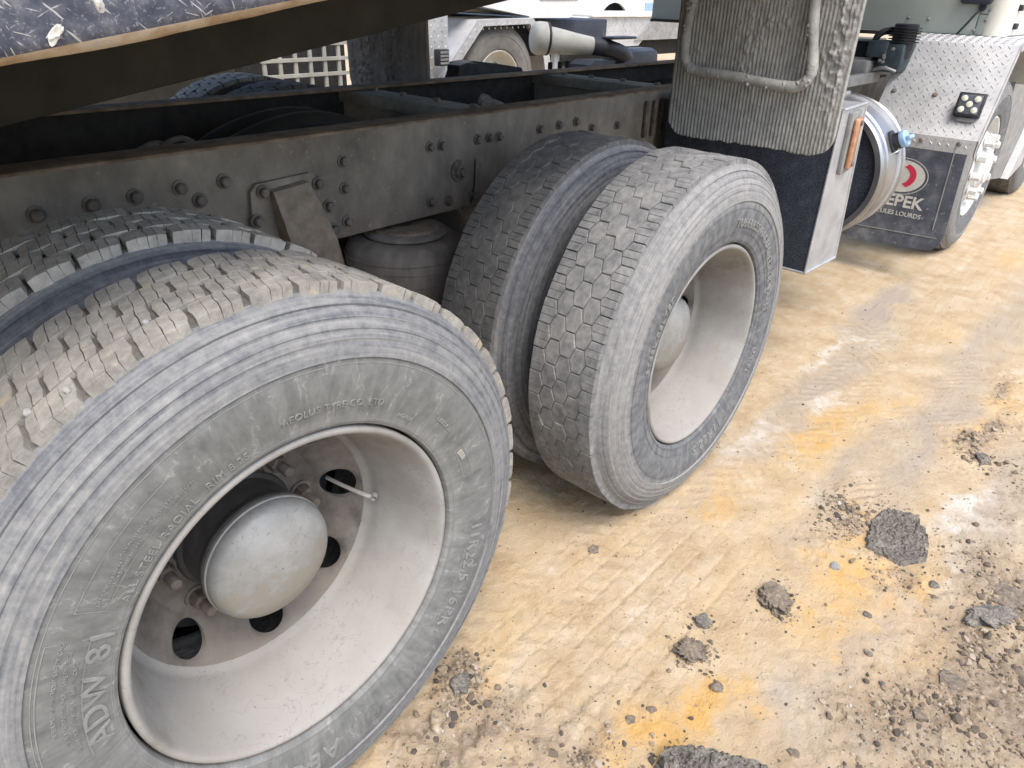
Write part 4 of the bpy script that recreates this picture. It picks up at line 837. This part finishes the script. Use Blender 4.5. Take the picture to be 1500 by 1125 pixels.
# wheel of the second steer axle and the step panel between
ws = wheel(truck, 7.05, .06, 'A', mat='block', dressed=False, blocks=False, cz=.49)
link('rim', RIM, ws)
MB().prism([(5.45,.33),(6.10,.25),(6.45,.62),(6.35,1.05),(5.40,1.05)], .10, .14, 'XZ').build('step_panel', MAT['grey'], truck, 0)
MB().prism([(6.12,.245),(6.55,.30),(6.5,.66),(6.47,.64)], .05, .10, 'XZ').build('step_panel', MAT['plate'], truck, 0)

# ------------------------------------------------------------------ cab rear and the parts under it
cab = empty('cab', truck, (0, 0, 0))
MB().box((4.5, .24, 1.236), (4.53, 2.3, 2.9), bev=.004).build('cab_rear_panel', MAT['cabgrey'], cab)
MB().box((4.497, .135, 1.236), (4.527, .235, 2.9), bev=.006).build('cab_corner_panel', MAT['cabgrey'], cab)
MB().lathe([(.07, 1.236), (.07, 2.9)], 'Z', 24, M=Matrix.Translation((4.555, .155, 0))).build('cab_corner_post', MAT['cream'], cab)
MB().box((4.56, .088, 1.236), (6.3, .12, 2.9), bev=.01).build('cab_side', MAT['cream'], cab)
MB().box((4.495, .135, 1.338), (4.4975, .232, 1.341)).build('panel_seam', MAT['dark'], cab)
MB().box((4.49, .14, 1.215), (4.55, 2.3, 1.234)).build('cab_sill', MAT['dark'], cab)
for y, z in [(.586,1.307),(.481,1.305),(.196,1.31),(.15,1.312),(.19,1.36),(.24,1.26)]:
    MB().lathe([(.009, 0), (.009, -.004), (.001, -.008)], 'X', 12, M=Matrix.Translation((4.497, y, z))).build('rivet', MAT['grey'], cab)
gh = MB().tube(curve_pts([(4.49, .229, 1.368), (4.46, .25, 1.335), (4.45, .275, 1.29), (4.45, .312, 1.232)]), .006, 8).build('cable', MAT['black'], cab)
MB().lathe([(.016, 0), (.019, -.012), (.014, -.022), (.001, -.023)], 'X', 16, M=Matrix.Translation((4.495, .229, 1.37))).build('cable_boss', MAT['black'], gh)
MB().box((4.45, .188, 1.385), (4.50, .342, 1.45), bev=.018).build('rear_lamp', MAT['navyend'], cab)
for z in (1.27, 1.36): MB().box((4.64, .07, z), (4.70, .09, z+.03), bev=.004).build('door_hinge', MAT['black'], cab)
# air compressor with cooling fins
cmp_ = MB(); Mc = Matrix.Translation((4.1, .475, 0))
prof = [(.05, 1.12)]
for k in range(6): z = 1.195+k*.0135; prof += [(.058, z), (.078, z+.001), (.078, z+.0045), (.058, z+.006)]
prof += [(.06, 1.281), (.05, 1.284), (.001, 1.284)]
cmp_.lathe(prof, 'Z', 28, M=Mc).build('air_compressor', MAT['black'], truck, 30)
MB().box((4.0, .52, 1.12), (4.2, .62, 1.20), bev=.008).box((4.02, .44, 1.05), (4.25, .56, 1.19), bev=.01).build('compressor_mount', MAT['teal'], truck)
MB().tube(curve_pts([(4.12, .60, 1.10), (4.08, .61, 1.2), (4.1, .585, 1.24), (4.15, .53, 1.25)]), .018, 10).build('intake_hose', MAT['black'], truck)
MB().box((4.2, .66, 1.08), (4.4, .95, 1.19), bev=.005).build('cooler_box', MAT['black'], truck)
MB().box((4.18, .655, 1.185), (4.42, .96, 1.20), bev=.004).build('cooler_rail', MAT['grey'], truck)
MB().box((3.95, .58, 1.01), (4.2, .80, 1.105), bev=.02).build('battery_cover', MAT['grey'], truck)
MB().box((3.3, .56, .99), (4.15, .60, 1.045), bev=.004).build('deck_plate', MAT['grey'], truck)
MB().box((3.3, .60, 1.0), (4.4, .86, 1.012)).build('deck_plate', MAT['dark'], truck)
for k in range(6):
    rr = random.Random(k+7); MB().lathe([(.008, 0), (.008, -.01), (.001, -.011)], 'X', 8, M=Matrix.Translation((3.995, rr.uniform(.45, .6), rr.uniform(1.06, 1.17)))).build('bolt', MAT['grey'], truck)
MB().tube(curve_pts([(4.0, .56, 1.06), (3.97, .50, 1.075), (3.98, .44, 1.06)]), .008, 8).build('fuel_line', MAT['alu'], truck)
MB().prism([(2.10,.98),(2.11,1.062),(2.16,1.072),(2.24,1.066),(2.40,1.038),(2.60,1.012),(2.60,.98)], 1.82, 1.9).prism([(2.2,.98),(2.24,1.06),(2.32,1.066),(2.5,1.045),(2.68,1.02),(2.7,.98)], 1.93, 2.02).build('far_battery_cover', MAT['black'], truck)
for x in (2.66, 2.74, 2.80): MB().lathe([(.012, 1.03), (.012, 1.062), (.001, 1.064)], 'Z', 6, M=Matrix.Translation((x, 1.72, 0))).build('bolt', MAT['dark'], truck)

# ------------------------------------------------------------------ parked trucks in the yard behind
def plate_lugs(o, e, f2, nn, nu, nv, lu, lv, parent):
    lg = MB()
    for a in range(nu):
        for c in range(nv):
            if (a+c) % 2: continue
            p = Vector(o)+e*(lu*(a+.5)/nu)+f2*(lv*(c+.5)/nv); th = R(45) if a % 2 else R(-45); du = e*math.cos(th)+f2*math.sin(th); dv = nn.cross(du)
            lg.add([p+du*.016, p+dv*.006, p-du*.016, p-dv*.006, p+du*.008+nn*.004, p-du*.008+nn*.004], [(0,1,4),(1,2,5,4),(2,3,5),(3,0,4,5)])
    return tag(lg.build('checker_lugs', MAT['plate'], parent, 0), kind='stuff')
t2 = empty('parked_truck', None, (0, 0, .055))
tag(t2, 'white truck parked behind, its front wheel under a checker plate fender seen over the frame', 'truck')
YF = 4.25
wq = wheel(t2, 5.04, YF, 'B', mat='block_b', dressed=False, blocks=False, cz=.522)
wq.children[0].data = tyre_mesh('tyre', .004, [MAT['fartyre'], MAT['fartyre'], MAT['groove']]); wq.scale = (1.03, 1, 1.03)
MB().lathe([(.2985,.04),(.2985,.0215),(.2935,.0155),(.2855,.02),(.275,.06),(.262,.10),(.22,.13),(.16,.12),(.15,.09),(.10,.08),(.09,.04),(.001,.03)], 'Y', 48).build('rim', MAT['cream'], wq)
for k in range(10):
    a = k*math.pi/5; link('lug_nut', NUT, wq, (.172*math.cos(a), .12, .172*math.sin(a)))
f2 = empty('fender', t2)
P2 = [(4.10,.50),(4.20,.62),(4.68,1.085),(5.44,1.10),(5.68,.87),(5.76,.6)]
for (xa, za), (xb, zb) in zip(P2[:-1], P2[1:]):
    d = Vector((xb-xa, 0, zb-za)); nn = Vector((-d.z, 0, d.x)).normalized(); q = nn*.008
    vs = [(xa, YF-.05, za), (xb, YF-.05, zb), (xb, YF+.5, zb), (xa, YF+.5, za)]; vs += [tuple(Vector(p)-q) for p in vs]
    MB().add(vs, [(0,1,2,3),(4,7,6,5),(0,4,5,1),(1,5,6,2),(2,6,7,3),(3,7,4,0)]).build('checker_panel', MAT['plate'], f2, 0)
b = MB()   # deep side valance of the fender
inn = [(4.24,.50),(4.32,.62),(4.75,1.035),(5.39,1.05),(5.59,.85),(5.66,.6)]
for (a, c), (a2, c2) in zip(zip(P2[:-1], P2[1:]), zip(inn[:-1], inn[1:])):
    b.add([(a[0], YF-.055, a[1]), (c[0], YF-.055, c[1]), (c2[0], YF-.055, c2[1]), (a2[0], YF-.055, a2[1])], [(0,1,2,3)])
    b.add([(a[0], YF-.045, a[1]), (c[0], YF-.045, c[1]), (c2[0], YF-.045, c2[1]), (a2[0], YF-.045, a2[1])], [(3,2,1,0)])
vl = b.build('fender_valance', MAT['plate'], f2, 0)
for (a, c) in zip(P2[:-1], P2[1:]):
    d = Vector((c[0]-a[0], 0, c[1]-a[1])); plate_lugs((a[0]+.0, YF-.056, a[1]-.02), d.normalized(), Vector((0, 0, -1)), Vector((0, -1, 0)), max(3, int(d.length/.04)), 2, d.length, .07, vl)
sp_ = MB().box((3.55, YF-.02, .55), (4.34, YF+.02, 1.35), bev=.005).build('rear_skirt_panel', MAT['plate'], t2)
plate_lugs((3.57, YF-.0205, .57), Vector((1, 0, 0)), Vector((0, 0, 1)), Vector((0, -1, 0)), 18, 18, .76, .74, sp_)
lp = MB().box((4.10, YF-.16, .74), (4.22, YF-.09, .87), bev=.01).build('work_lamp', MAT['black'], t2)
for i in range(4): MB().box((4.115, YF-.166, .755+i*.028), (4.205, YF-.16, .772+i*.028)).build('lamp_bar', MAT['grey'], lp)
MB().tube([(4.2, YF-.08, .80), (4.3, YF-.03, .78)], .02, 8).build('lamp_bracket', MAT['grey'], t2)
c2 = empty('cab', t2)
MB().prism([(4.4,1.24),(5.5,1.11),(6.0,1.11),(6.25,1.22),(6.35,1.6),(6.3,2.9),(4.4,2.9)], YF+.02, YF+2.2, 'XZ').build('cab_body', MAT['white'], c2, 0)
MB().prism([(5.46,1.10),(6.03,1.10),(6.20,1.20),(6.28,1.42),(5.5,1.40)], YF-.03, YF+.019, 'XZ').build('door_step', MAT['white'], c2, 0)
MB().prism([(5.55,1.25),(6.15,1.26),(6.20,1.40),(5.52,1.39)], YF-.036, YF-.03, 'XZ').build('door_panel', MAT['cabgrey'], c2, 0)
MB().box((5.3, YF+.1, .75), (6.9, YF+1.9, 1.08), bev=.02).build('chassis', MAT['navyend'], t2)
# pale intake pipe slung along the near side of this truck
pp = MB().tube(curve_pts([(4.44, 3.26, .985), (4.56, 3.18, .975), (4.68, 3.10, .96), (4.82, 3.01, .945)], 5), [.112-.0032*i for i in range(16)], 28).build('intake_pipe', MAT['oldcream'], t2, 40)
Mp = Matrix.Translation((4.45, 3.253, .995)) @ Matrix.Scale(.94, 4) @ Matrix.Rotation(R(-33), 4, 'Z') @ Matrix.Rotation(R(3), 4, 'Y')
MB().lathe([(.001, -.105), (.08, -.10), (.110, -.088), (.126, -.065), (.130, -.04), (.130, .02), (.118, .022)], 'X', 36, M=Mp).build('pipe_cap', MAT['oldcream'], pp)
MB().lathe([(.118, .024), (.130, .026), (.130, .042), (.116, .044)], 'X', 36, M=Mp).build('pipe_clamp', MAT['black'], pp)
MB().box((4.50, 3.16, .55), (4.56, 3.2, .90)).build('pipe_stay', MAT['white'], pp)
MB().tube(curve_pts([(4.80, 3.02, .947), (4.95, 2.93, .925), (5.12, 2.90, .87), (5.3, 2.95, .76)]), [.068]*6+[.062]*6+[.058]*7, 16).build('rubber_elbow', MAT['black'], t2)
MB().box((4.86, 2.85, 1.0), (5.2, 2.98, 1.02), bev=.01).box((5.05, 2.85, .6), (5.6, 3.1, .92), bev=.06).build('filter_housing', MAT['black'], t2)
MB().prism([(4.62,.7),(4.62,.82),(4.70,.85),(4.98,.84),(5.0,.7)], 2.9, 3.1).build('intake_bracket', MAT['navyend'], t2)
# pale perforated guard
gd = empty('guard_grid', t2)
for i in range(7): MB().box((2.50+i*.128, YF-.06, .50), (2.526+i*.128, YF-.04, .945)).build('grid_bar', MAT['oldcream'], gd, 0)
for i in range(5): MB().box((2.49, YF-.065, .505+i*.105), (3.33, YF-.041, .529+i*.105)).build('grid_bar', MAT['oldcream'], gd, 0)
MB().box((2.40, YF+.15, .4), (3.36, YF+.6, .99)).build('guard_backing', MAT['dark'], t2)
MB().prism([(-5,.30),(2.38,.30),(2.38,1.5),(-5,1.5)], YF+.12, YF+2.2, 'XZ').build('dark_filler', MAT['under'], t2, 0)  # added dark block, covers bright ground so the gap reads dark
t3 = empty('parked_truck', None, (0, 0, .055))
tag(t3, 'second parked truck farther back, only its pale checker plate step and dark skirt visible', 'truck')
Y3 = 6.1
pn = MB().prism([(8.55,.62),(8.95,1.03),(10.9,1.03),(10.3,.62)], Y3, Y3+.03, 'XZ').build('checker_step', MAT['plate'], t3, 0)
plate_lugs((8.9, Y3-.001, .66), Vector((1, 0, .0)), Vector((.25, 0, 1)).normalized(), Vector((0, -1, 0)), 26, 9, 1.35, .36, pn)
MB().box((8.95, Y3-.05, 1.031), (12.5, Y3+1.2, 1.075), bev=.01).build('step_top', MAT['white'], t3)
MB().prism([(10.15,.70),(10.72,1.03),(12.5,1.03),(12.5,.70)], Y3-.03, Y3-.005, 'XZ').build('step_skirt', MAT['grey'], t3, 0)
MB().box((8.6, Y3+.2, .45), (12.5, Y3+1.5, .71), bev=.02).build('chassis', MAT['dark'], t3)
van = empty('parked_van', None, (0, 0, 0)); tag(van, 'white van body with a dark wheel arch far behind the parked trucks', 'van')
Y4 = 8.6; arch = [(13.2+.62*math.cos(t), .62+.62*math.sin(t)) for t in np.linspace(math.pi, 0, 16)]
MB().prism([(11.2,.45),(12.55,.62)]+[(a, max(c, .62)) for a, c in arch]+[(15.5,.5),(15.5,2.6),(12.0,2.6),(11.4,1.6)], Y4, Y4+.05, 'XZ').build('van_side', MAT['white'], van, 0)
MB().box((11.3, Y4+.3, .3), (15.5, Y4+1.9, 1.4)).build('van_underbody', MAT['dark'], van)
MB().lathe([(.42, .1), (.42, .3), (.2, .3)], 'Y', 32, M=Matrix.Translation((13.2, Y4, .42))).build('van_wheel', MAT['dark'], van)
MB().box((14.3, Y4-.02, .95), (14.75, Y4-.002, 1.25)).build('van_sticker', MAT['blue'], van)

# ------------------------------------------------------------------ loose stones and gravel
def stone(name, x, y, sx, sy, sz, mat, label, cat, seed, rot=0, sub=3, rough=.28, flat=0., group=None, sink=.42):
    o = link(name, rock_mesh(seed, sx, sy, sz, MAT[mat], sub, rough, flat), None, (x, y, gz(x, y)+sz*(1-2*sink)*.5), (0, 0, rot)); tag(o, label, cat, group); return o
def asphalt_piece(poly, th, name, label, seed):
    """broken slab: noisy polygon plate with crumbled top"""
    P = [Vector((a, b_, 0)) for a, b_ in poly]; c = sum(P, Vector())/len(P); ring = []
    for i in range(len(P)):
        for k in range(16):
            q = P[i].lerp(P[(i+1) % len(P)], k/16); ring.append(q)
    n = len(ring); V = []; Fq = []; K = 42
    for j in range(K+1):
        s = j/K
        for q in ring:
            p = c.lerp(q, s); V.append((p.x, p.y))
    V = np.array(V); nz = fbm(V[:, 0]*70, V[:, 1]*70, seed, 4); h = gz(c.x, c.y)+th*(.75+.5*(nz-.4)) + (fbm(V[:, 0]*190, V[:, 1]*190, seed+3, 3)-.42)*.020
    edge = np.repeat(np.arange(K+1)/K, n); h = np.where(edge > .96, h-th*.55, h)
    jx = (fbm(V[:, 0]*120, V[:, 1]*120, seed+5, 3)-.45)*.022*(edge > .8); V2 = np.stack([V[:, 0]+jx, V[:, 1]-jx, h], -1)
    low = V2[-n:].copy(); low[:, 2] = gz(c.x, c.y)-.02; low[:, :2] += (low[:, :2]-np.array([c.x, c.y]))*.06; V2 = np.concatenate([V2, low])
    for j in range(K+1):
        for i in range(n): Fq.append((j*n+i, j*n+(i+1) % n, (j+1)*n+(i+1) % n, (j+1)*n+i))
    o = link(name, np_mesh(name, V2, Fq, MAT['asphalt'], True)); o.data.set_sharp_from_angle(angle=R(40)); tag(o, label, 'asphalt'); return o
asphalt_piece([(1.567,-.488),(1.68,-.505),(1.70,-.585),(1.603,-.645),(1.504,-.662),(1.437,-.616),(1.445,-.515)], .014, 'asphalt_chunk', 'flat dark grey asphalt chunk, largest piece lying on the open dirt', 3)
asphalt_piece([(.452,-.432),(.486,-.428),(.512,-.453),(.548,-.503),(.590,-.60),(.50,-.70),(.36,-.62),(.38,-.48)], .045, 'asphalt_slab', 'grey slab of broken asphalt cut off by the bottom edge of the picture', 8)
stone('dirt_clod', 1.055, -.415, .055, .040, .030, 'clod', 'crumbly brown clod, the larger of two round clods between wheels and asphalt chunk', 'clod', 11, .4, 5)
stone('dirt_clod', .757, -.334, .038, .033, .026, 'clod', 'crumbly brown clod below a small dark lump, above the orange stain', 'clod', 12, 1.4, 5)
stone('dirt_lump', .863, -.311, .022, .019, .016, 'asphalt', 'small dark lump just above the lower brown clod', 'clod', 13, .2, 3)
stone('asphalt_lump', 1.395, -.842, .062, .030, .024, 'asphalt', 'oblong grey asphalt lump near the right edge of the picture', 'asphalt', 14, -.7, 5)
stone('dirt_clod', 1.515, -.866, .052, .045, .018, 'clod', 'low brown clod behind the oblong grey lump at the right edge', 'clod', 15, .2, 5)
stone('asphalt_lump', .322, .005, .030, .022, .017, 'asphalt', 'dark lump at the foot of the nearest tyre', 'asphalt', 16, .6, 3)
stone('dirt_clod', 1.10, -.82, .034, .024, .012, 'clod', 'flat brownish clod in the gravel right of the orange stain', 'clod', 17, .3, 3)
stone('pebble', 1.30, -.482, .014, .012, .010, 'grey', 'bluish grey pebble left of the large asphalt chunk', 'stone', 18, .3, 3)
stone('stone', .225, -.028, .026, .017, .013, 'gravel', 'pale tan stone among dark crumbs beside the nearest tyre', 'stone', 19, .8, 3)
stone('dirt_lump', .895, .051, .017, .014, .011, 'clod', 'small lump standing alone between the two rear wheels', 'clod', 20, .3, 3)
stone('asphalt_lump', 2.20, -.665, .032, .022, .022, 'asphalt', 'black lump beside the orange stain at the right edge, far up the track', 'asphalt', 21, .3, 3)
stone('pebble', .955, .0, .010, .010, .008, 'pebble', None, None, 22) if False else None
for i, (x, y) in enumerate([(.536,-.366),(.721,-.423),(.486,-.312),(1.514,-.457),(1.49,-.43),(1.585,-.415),(.331,-.238),(.943,-.814),(2.38,-.648),(2.42,-.62),(1.22,-.70),(1.32,-.60),(1.18,-.58),(1.05,-.66),(.98,-.70),(1.36,-.73),(.83,-.62),(.70,-.62),(1.42,-.70),(1.62,-.76)]):
    x += random.uniform(-.03, .03); y += random.uniform(-.03, .03); s = random.choice([.006, .007, .008, .010, .013]); stone('small_stone', x, y, s*1.2, s, s*.75, random.choice(['clod', 'clod', 'gravel', 'asphalt']), 'small loose dark stone scattered on the sandy dirt', 'stone', 30+i, random.random()*6, 2, group='small loose stones on the dirt')
# gravel: thousands of tiny pieces in one object
ph_ = (1+5**.5)/2
ICO = np.array([(-1,ph_,0),(1,ph_,0),(-1,-ph_,0),(1,-ph_,0),(0,-1,ph_),(0,1,ph_),(0,-1,-ph_),(0,1,-ph_),(ph_,0,-1),(ph_,0,1),(-ph_,0,-1),(-ph_,0,1)])/1.9
ICF = np.array([(0,11,5),(0,5,1),(0,1,7),(0,7,10),(0,10,11),(1,5,9),(5,11,4),(11,10,2),(10,7,6),(7,1,8),(3,9,4),(3,4,2),(3,2,6),(3,6,8),(3,8,9),(4,9,5),(2,4,11),(6,2,10),(8,6,7),(9,8,1)])
NC = 230000; px_ = RNG.uniform(-.15, 4.2, NC); py_ = RNG.uniform(-1.25, .35, NC)
CRUMB = [(1.55,-.57,.17),(1.055,-.415,.075),(.757,-.334,.06),(.863,-.311,.035),(1.395,-.842,.09),(1.515,-.866,.08),(.322,.005,.06),(1.10,-.82,.06),(2.2,-.665,.06),(.46,-.47,.12),(1.5,-.44,.07),(1.6,-.41,.06)]
ex_, ey_ = [], []
for cx_, cy_, cr_ in CRUMB:
    k_ = int(14000*cr_); ex_.append(RNG.normal(cx_, cr_*.62, k_)); ey_.append(RNG.normal(cy_, cr_*.62, k_))
px_ = np.concatenate([px_]+ex_); py_ = np.concatenate([py_]+ey_); NC0, NC = NC, len(px_)
o_, d_, g_, p_ = ground_fields(px_, py_); d_[NC0:] = np.maximum(d_[NC0:], .75); clump = fbm(px_*9, py_*9, 91, 3)
prob = np.clip((d_-.30)*1.1, 0, 1)*np.clip((clump-.30)*3.2, 0.12, 1)*1.1 + .03 + .18*np.clip(clump-.46, 0, 1)
keep = RNG.uniform(0, 1, NC) < prob*.75; px_, py_, d_ = px_[keep], py_[keep], d_[keep]; n = len(px_)
sz_ = .0011 + RNG.gamma(.8, .0014, n)*(.5+1.2*np.clip(d_, 0, 1)); sz_ = np.minimum(sz_, .011)
zz_ = ground_h(px_, py_, None, d_) + sz_*.1
an = RNG.uniform(0, 6.28, n); J = RNG.uniform(.65, 1.3, (n, 12, 1)); sc_ = RNG.uniform(.7, 1.3, (n, 1, 3))*np.array([1.1, 1, .75])
V = ICO[None]*J*sc_*sz_[:, None, None]; ca_, sa_ = np.cos(an)[:, None], np.sin(an)[:, None]
V = np.stack([V[..., 0]*ca_-V[..., 1]*sa_+px_[:, None], V[..., 0]*sa_+V[..., 1]*ca_+py_[:, None], V[..., 2]+zz_[:, None]], -1).reshape(-1, 3)
Fg = (ICF[None]+(np.arange(n)*12)[:, None, None]).reshape(-1, 3)
def gravel_mat():
    m, t, b = base_mat('loose_gravel'); L = t.links.new; g = N(t, 'ShaderNodeNewGeometry')
    r = ramp(t, [(0, (.055, .046, .038)), (.35, (.14, .11, .078)), (.65, (.25, .195, .125)), (.97, (.32, .27, .205)), (1, (.40, .37, .33))]); L(g.outputs['Random Per Island'], r.inputs[0]); L(r.outputs[0], b.inputs['Base Color']); b.inputs['Roughness'].default_value = .95; return m
MAT['gravelbits'] = gravel_mat()
gv = link('gravel', np_mesh('gravel', V, Fg, MAT['gravelbits'], False)); tag(gv, 'loose gravel and dirt crumbs scattered over the ground', 'gravel', kind='stuff')
# pale pebbles wedged between the tread blocks of the nearest tyre
for i, (a, y, s) in enumerate([(117.5,.064,.0045),(122.5,.090,.005),(104.5,.092,.004),(126.0,.115,.0042)]):
    r = RT-.001; o = link('wedged_pebble', rock_mesh(60+i, s*1.25, s, s, MAT['pebble'], 2, .15), None, (r*math.cos(R(a)), y, ZC+r*math.sin(R(a))), (random.random(), random.random(), random.random()))
    tag(o, 'pale pebble wedged between tread blocks of the nearest tyre', 'pebble', 'pebbles wedged in the nearest tyre')
